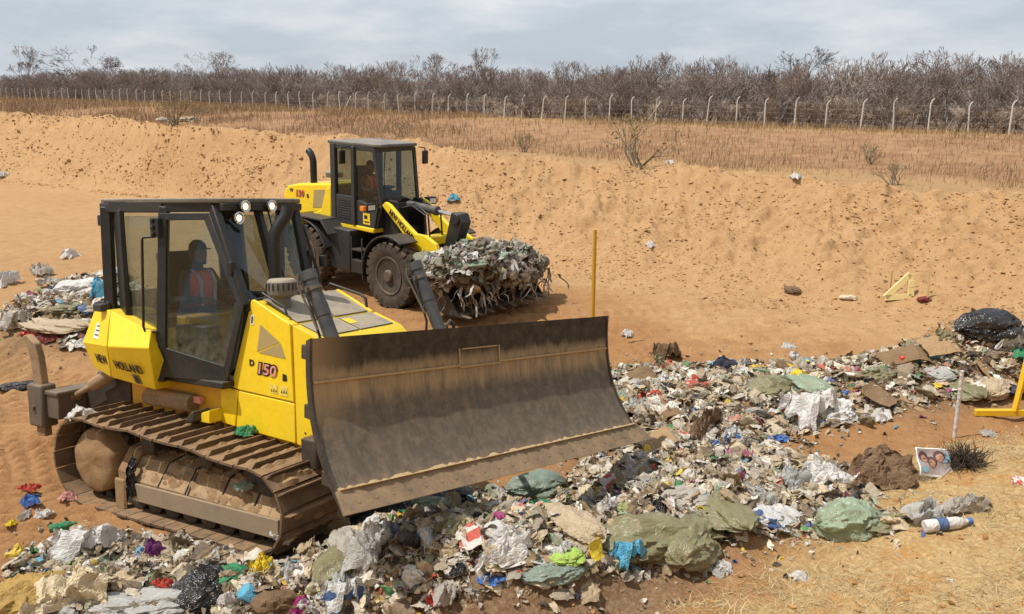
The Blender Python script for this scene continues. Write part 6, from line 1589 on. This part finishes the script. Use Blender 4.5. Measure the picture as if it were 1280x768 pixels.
rr = np.hypot(P[:, 0], P[:, 1])
sz = (.018 + .10 * rg.random(n) ** 5) * np.clip(rr / 22, .7, 1.6)
t = NT('clod_earth'); a_ = t.n('ShaderNodeAttribute', attribute_name='own'); M['clod'] = t.pbr(t.mix(1., a_.outputs['Color'], t.mix(t.ramp(t.noise(20, 4), [(.3, 0), (.7, 1)]), .8, 1.08), 'MULTIPLY'), .95, 0, None, .1)
def earthcol(n): 
    a, b_ = np.array((.43, .25, .115)), np.array((.54, .335, .16)); k = rg.random((n, 1)); return (a * (1 - k) + b_ * k) * rg.uniform(.8, 1.05, (n, 1))
P2 = polar(26000, -.62, .62, -.12, 1.03); k2 = rg.random(len(P2)) < np.clip(.5 + 2.2 * fbm(P2[:, 0] * .6, P2[:, 1] * .6, 4, 72), .08, 1); P2 = P2[k2]
P = np.concatenate([P, P2]); sz = np.concatenate([sz, (.028 + .06 * rg.random(len(P2)) ** 3) * np.clip(np.hypot(P2[:, 0], P2[:, 1]) / 22, .8, 1.7)]); n = len(P)
scatter_mesh('earth_clods', CL, P, sz, 502, M['clod'], .25, earthcol(n), (.6, 1.2), .06, 'dry earth clods scattered over the sandy bank', sharpz=.55)
P = np.stack([rg.uniform(-9, 9, 4200), rg.uniform(6, 21, 4200)], -1); k = (bank_d(P[:, 0], P[:, 1]) < .3) & away_from_dozer(P) & (rg.random(len(P)) < np.clip(.45 + 1.8 * fbm(P[:, 0] * .5, P[:, 1] * .5, 3, 73), .05, 1)); P = P[k]; n = len(P)
scatter_mesh('earth_clods', CL, P, .015 + .07 * rg.random(n) ** 4, 503, M['clod'], .3, earthcol(n) * .9, (.6, 1.2), .06, 'small clods and grit on the pit floor', sharpz=.6)
P = np.stack([rg.uniform(-1, 8, 2600), rg.uniform(3.5, 12, 2600)], -1); k = (bank_d(P[:, 0], P[:, 1]) > -.2); P = P[k]; n = len(P)
scatter_mesh('earth_clods', CL, P, .012 + .06 * rg.random(n) ** 4, 504, M['clod'], .5, earthcol(n) * np.array((.95, .85, .7)), (.6, 1.2), .1, 'small clods and grit on the straw covered bank')
def blade(bend, s, k=4, w=.035):
    u = np.linspace(0, 1, k); x = u * math.cos(bend) ; z = u * math.sin(bend) - .35 * u ** 2 * math.cos(bend) * .6; y = .12 * vn(u * 2, u * 0, s)
    ww = w * (1 - .8 * u); X = np.stack([np.stack([x, y - ww, z], -1), np.stack([x, y + ww, z], -1)], 1).reshape(-1, 3); i = np.arange(k - 1) * 2
    return X, np.stack([i, i + 1, i + 3, i + 2], -1)
t = NT('dry_grass_blades'); a_ = t.n('ShaderNodeAttribute', attribute_name='own'); M['straw'] = t.pbr(a_.outputs['Color'], .8, 0, None, .15)
SB_ = [blade(b_, i, 4, w_) for i, (b_, w_) in enumerate(((.05, .015), (.15, .02), (.3, .018), (.0, .013), (.5, .02)))]
def strawcol(n, dark=0.):
    a, b_ = np.array((.47, .345, .155)), np.array((.64, .52, .29)); k = rg.random((n, 1)); c = a * (1 - k) + b_ * k; d = rg.random((n, 1)) < dark; return np.where(d, np.array((.30, .20, .09)), c) * rg.uniform(.8, 1.05, (n, 1))
P = np.stack([rg.uniform(.2, 9.5, 150000), rg.uniform(3.4, 12.5, 150000)], -1); d = bank_d(P[:, 0], P[:, 1]); cl = fbm(P[:, 0] * 1.1, P[:, 1] * 1.1, 4, 75) + .4 * fbm(P[:, 0] * 4, P[:, 1] * 4, 2, 76)
k = (d > .1) & (rg.random(len(P)) < np.clip((.62 + 2.0 * cl) * sstep(.0, .7, d), 0, 1)); P = P[k]; n = len(P)
scatter_mesh('dry_straw', SB_, P, rg.uniform(.05, .15, n), 505, M['straw'], .20, strawcol(n, .25), (.7, 1.3), .03, 'flattened dry straw lying over the near bank')
GB = [blade(b_, 10 + i, 4, w_) for i, (b_, w_) in enumerate(((1.25, .018), (1.4, .022), (1.05, .018), (.8, .02), (1.5, .018)))]
def along_fence(n, s0, s1, e0=-25, e1=190, pw=1.6):
    e = e0 + (e1 - e0) * rg.random(n) ** pw; s = rg.uniform(s0, s1, n)
    return FEN_A[None] + FEN_D[None] * e[:, None] + FEN_N[None] * s[:, None]
P = np.concatenate([along_fence(115000, -24, 1.0), along_fence(26000, -34, -22)]); 
s = (P[:, 0] - FEN_A[0]) * FEN_N[0] + (P[:, 1] - FEN_A[1]) * FEN_N[1]
k = rg.random(len(P)) < np.clip(.48 + 2.1 * fbm(P[:, 0] * .16, P[:, 1] * .16, 4, 80) + .5 * sstep(-6, -1, s) - .25 * (1 - sstep(-26, -20, s)), .12, 1); P = P[k]; s = s[k]; n = len(P)
rr = np.hypot(P[:, 0], P[:, 1]); c = strawcol(n, .12); wv = (sstep(-9, -1, s) * .8 + .5 * fbm(P[:, 0] * .1, P[:, 1] * .1, 2, 81))[:, None]; c = np.clip(wv, 0, 1) * c * np.array((.98, .95, 1.05)) + (1 - np.clip(wv, 0, 1)) * np.array((.42, .30, .195)) * rg.uniform(.75, 1.15, (n, 1))
scatter_mesh('dry_grass', GB, P, rg.uniform(.22, .75, n) * np.clip(rr / 75, .75, 1.6), 506, M['straw'], .12, c * np.array((.84, .77, .70)), (1.0, 2.6), .0, 'tall dry grass on the red cut below the fence')

# ------------------------------------------------------------------ fence: leaning concrete posts with bent tops, and wires
fn = empty('fence', loc=(0, 0, 0)); tag(fn, 'long fence of pale concrete posts with bent tops and wires before the bare wood', 'fence')
cc = paint('weathered_concrete', (.66, .62, .55), .85, .25, dustcol=(.45, .38, .3), scale=2, top=.2)
rnd = random.Random(8)
def post_mesh(k):
    b = MB(); q = [(0, 0, -.3), (0, 0, 1.2), (0, 0, 2.0), (.06, -.02, 2.18), (.22, -.06, 2.36)]
    b.tube(q, [.062, .06, .056, .054, .045], 6, flat=1.0); return b
pm = post_mesh(0).build('post', cc, fn, 0); pm_me = pm.data; first = True; WP = []
for k in range(-5, 70):
    e = k * 2.55 + rnd.uniform(-.15, .15); p = FEN_A + FEN_D * e; z = hz(*p)
    o = pm if first else pm.copy()
    if not first: COL.objects.link(o); o.parent = fn
    first = False
    o.location = (p[0], p[1], z); o.rotation_euler = (rnd.gauss(0, .035), rnd.gauss(.02, .045), rnd.gauss(0, .25)); o.scale = (1, 1, rnd.uniform(.94, 1.05)); WP.append((p[0], p[1], z))
for e in (27.6, 2.55 * 27 + .6):
    p = FEN_A + FEN_D * e; q = FEN_A + FEN_D * (e + 1.5); b = MB(); b.tube([(*q, hz(*q) - .1), (*p, hz(*p) + 1.9)], .07, 6); b.build('brace_post', cc, fn)
wm = plain('grey_wire', (.30, .28, .26), .6, .3)
for h in (.35, .75, 1.15, 1.55, 1.95):
    b = MB(); b.tube([(x, y, z + h + (0 if i % 2 else -.01)) for i, (x, y, z) in enumerate(WP)], .011, 4, caps=False); b.build('wire', wm, fn)

# ------------------------------------------------------------------ bare thorn wood beyond the fence
def bare_tree(seed, h, stems, spread, depth=6, twig=1.0, flat=0.):
    rr = random.Random(seed); S = []
    def grow(p, d, l, r, lev):
        k = 2 if lev < 2 else 1
        for i in range(k):
            d = (d + Vector((rr.gauss(0, .12), rr.gauss(0, .12), rr.gauss(.03, .08)))).normalized(); q = p + d * l / k; S.append((p, q, r, r * .82)); p = q; r *= .82
        if lev >= depth: return
        for i in range(rr.choice((2, 2, 3)) if lev < depth - 1 else rr.choice((2, 3, 3))):
            ax = Vector((rr.gauss(0, 1), rr.gauss(0, 1), rr.gauss(0, .6))); nd = (d + ax.normalized() * rr.uniform(.35, .85)).normalized()
            nd.z = nd.z * (1 - flat * .5) + .10 * (1 - flat)
            grow(p, nd.normalized(), l * rr.uniform(.62, .86), r * rr.uniform(.55, .75), lev + 1)
    for i in range(stems):
        a = rr.uniform(0, 2 * PI); d = Vector((math.cos(a) * spread, math.sin(a) * spread, 1)).normalized(); grow(Vector((rr.gauss(0, .1), rr.gauss(0, .1), -.1)), d, h * rr.uniform(.24, .32), .035 + .02 * rr.random() + .012 * h / stems, 0)
    a_ = np.array([tuple(s[0]) for s in S]); b_ = np.array([tuple(s[1]) for s in S]); ra = np.maximum(np.array([s[2] for s in S]), .009 * twig); rb = np.maximum(np.array([s[3] for s in S]), .008 * twig)
    zt = b_[:, 2].max(); a_ *= h / zt; b_ *= h / zt
    d = b_ - a_; d /= np.linalg.norm(d, axis=1)[:, None] + 1e-9; u = np.cross(d, np.array([.3, .2, .9])); u /= np.linalg.norm(u, axis=1)[:, None] + 1e-9; w_ = np.cross(d, u); V_ = []
    for k in range(3):
        an = 2 * PI * k / 3; V_.append(a_ + (u * math.cos(an) + w_ * math.sin(an)) * ra[:, None])
    for k in range(3):
        an = 2 * PI * k / 3; V_.append(b_ + (u * math.cos(an) + w_ * math.sin(an)) * rb[:, None])
    X = np.stack(V_, 1).reshape(-1, 3); o = (np.arange(len(S)) * 6)[:, None]
    F_ = np.concatenate([o + np.array([[0, 1, 4, 3]]), o + np.array([[1, 2, 5, 4]]), o + np.array([[2, 0, 3, 5]])]); return X, F_
bark = {'stem': plain('shrub_stems', (.22, .175, .12), .9), 'grey': plain('grey_bark', (.29, .235, .205), .9), 'dark': plain('dark_bark', (.11, .085, .075), .9), 'pale': plain('pale_bark', (.52, .43, .34), .9)}
t = NT('thorn_scrub'); a_ = t.n('ShaderNodeAttribute', attribute_name='own'); M['scrub'] = t.pbr(a_.outputs['Color'], .9, 0, None, .1)
TM = [mesh_of('bare_tree', bare_tree(900 + k, 5.2, (3, 4, 5, 2, 4, 3)[k], (.4, .55, .7, .3, .5, .6)[k], 6, 1.4), False) for k in range(6)]
rnd = random.Random(61)
def plant(name, me, e, s, hs, mat, label, cat, group=None, sxy=1.):
    p = FEN_A + FEN_D * e + FEN_N * s; o = bpy.data.objects.new(name, me); COL.objects.link(o)
    if not me.materials: me.materials.append(None)
    o.material_slots[0].link = 'OBJECT'; o.material_slots[0].material = mat
    o.location = (p[0], p[1], hz(*p)); o.scale = (hs * sxy, hs * sxy, hs); o.rotation_euler = (0, 0, rnd.uniform(0, 6.28)); return tag(o, label, cat, group)
for k in range(150):
    e = -14 + 200 * (k / 150) ** 1.25 + rnd.uniform(-.6, .6)
    plant('bare_tree', TM[k % 6], e, rnd.uniform(2.0, 9), rnd.uniform(.62, 1.18), bark['grey'], 'bare grey brown thorn tree in the wood behind the fence', 'tree', 'bare trees of the wood behind the fence', rnd.uniform(.9, 1.3))
for k in range(26):
    e = -12 + 90 * (k / 26) + rnd.uniform(-1.5, 1.5)
    plant('bare_shrub', TM[(k * 5 + 2) % 6], e, rnd.uniform(.8, 2.6), rnd.uniform(.28, .5), bark['pale'], 'low pale twigged shrub just behind the fence', 'shrub', 'pale shrubs behind the fence', 1.5)
def e_at(u, s):                      # where along the fence line a photo column falls
    k = (u - 640) / F_PX; best = min(((abs((FEN_A + FEN_D * e + FEN_N * s)[0] - k * ((FEN_A + FEN_D * e + FEN_N * s)[1] * math.cos(PITCH) + 3.5 * math.sin(PITCH))), e) for e in np.arange(-30, 260, .5))); return best[1]
T2 = [mesh_of('bare_tree', bare_tree(977 + k, 6.0, (2, 1, 3, 2)[k], (.25, .15, .6, .4)[k], 7, 1.3, (0, .6, .2, .3)[k]), False) for k in range(4)]
for u, s, hs, k, m_, lab in ((42, 6, 1.75, 0, 'grey', 'tall thin bare tree standing above the wood at the far left'), (118, 5, 1.65, 1, 'dark', 'dark flat topped bare tree leaning above the wood at the left'), (150, 8, 1.35, 2, 'grey', 'fine twigged bare tree right of the dark flat topped tree'),
        (607, 6, 1.22, 0, 'grey', 'bare tree rising highest above the middle of the wood'), (520, 7, 1.18, 2, 'grey', 'round topped pale bare tree left of the highest middle tree'), (1000, 8, 1.12, 3, 'dark', 'dark branched bare tree above the right half of the wood'),
        (790, 6, 1.08, 2, 'grey', 'spreading bare tree between the middle and the right of the wood'), (1160, 7, 1.05, 3, 'grey', 'broad crowned bare tree near the right end of the wood'), (260, 7, 1.4, 2, 'grey', 'broad bare tree right of the gap in the left skyline')):
    plant('bare_tree', T2[k], e_at(u, s), s, hs, bark[m_], lab, 'tree')
LT = [bare_tree(950 + k, 1.0, 3, (.5, .7, .4)[k % 3], 4, .55) for k in range(6)]
P = np.concatenate([along_fence(420, 1.0, 4, -16, 190, 1.5), along_fence(800, 4, 40, -30, 230, 1.4)]); n = len(P); s = (P[:, 0] - FEN_A[0]) * FEN_N[0] + (P[:, 1] - FEN_A[1]) * FEN_N[1]
hh = np.where(s < 4, rg.uniform(1.3, 2.8, n), rg.uniform(3.0, 5.3, n) * np.clip(1 + .8 * fbm(P[:, 0] * .06, P[:, 1] * .06, 3, 91), .6, 1.2)); k = rg.random((n, 1))
c = (np.array((.19, .15, .13)) * (1 - k) + np.array((.36, .29, .245)) * k)
scatter_mesh('thorn_scrub', LT, P, hh, 507, M['scrub'], .04, c, (.9, 1.2), 0, 'dense bare thorn scrub forming the depth of the wood')

# ------------------------------------------------------------------ green shrubs and rocks on the cut
def leafy(seed, h, n, spread):
    X, F_ = bare_tree(seed, h, 6, spread * .8, 4, .45); r_ = np.random.default_rng(seed); tips = X.reshape(-1, 6, 3)[:, 3]
    tips = tips[tips[:, 2] > h * .25]; c = tips[r_.integers(0, len(tips), n)] + r_.normal(0, h * .05, (n, 3)); a = r_.normal(0, 1, (n, 3)); a /= np.linalg.norm(a, axis=1)[:, None]; b_ = np.cross(a, r_.normal(0, 1, (n, 3))); b_ /= np.linalg.norm(b_, axis=1)[:, None]
    l_ = r_.uniform(.035, .075, (n, 1)) * h / 1.3; L = np.stack([c - a * l_, c + b_ * l_ * .4, c + a * l_, c - b_ * l_ * .4], 1).reshape(-1, 3); i = np.arange(n)[:, None] * 4
    return (X, F_), (L, i + np.array([[0, 1, 2, 3]]))
t = NT('dry_leaves'); c_ = t.mix(t.ramp(t.noise(6, 4), [(.35, 0), (.65, 1)]), (.20, .165, .075), (.33, .26, .13)); M['leaf'] = t.pbr(c_, .8, 0, None, .2)
for u, v, h, n, lab in ((245, 152, 1.7, 420, 'grey green shrub on the cut beside the pale rocks at the left'), (215, 338 / 2.2, 1.2, 160, 'small grey green shrub left of the pale rocks'), (655, 190, 1.3, 260, 'thin olive shrub on the cut in the middle'), (500, 172, 1.4, 220, 'olive shrub on the cut behind the loader cab'),
                        (1118, 232, 1.1, 200, 'spindly olive shrub on the strip behind the sandy crest at the right'), (1090, 205, 1.3, 160, 'dry brown shrub left of the spindly olive shrub'), (798, 210, 1.6, 130, 'thin dry shrub behind the crest right of the middle')):
    p = at(u, v); A, B_ = leafy(int(u), h, n, .7); sh = empty('shrub', loc=p); tag(sh, lab, 'shrub')
    o = np_mesh('stems', A[0], A[1], bark['stem'], sh); o = np_mesh('foliage', B_[0], B_[1], M['leaf'], sh)
for u, v, s_, lab in ((205, 153, 1.6, 'pale boulder at the left foot of the cut'), (236, 152, 2.0, 'larger pale boulder right of the first one')):
    p = at(u, v); o = lay('boulder', 'pouch', int(u) % 3, (s_, s_ * .7, s_ * .9), paint('pale_rock', (.46, .40, .32), .9, .3, scale=2, bump=.5), p, .3, label=lab, cat='boulder')
bpy.context.view_layer.update()
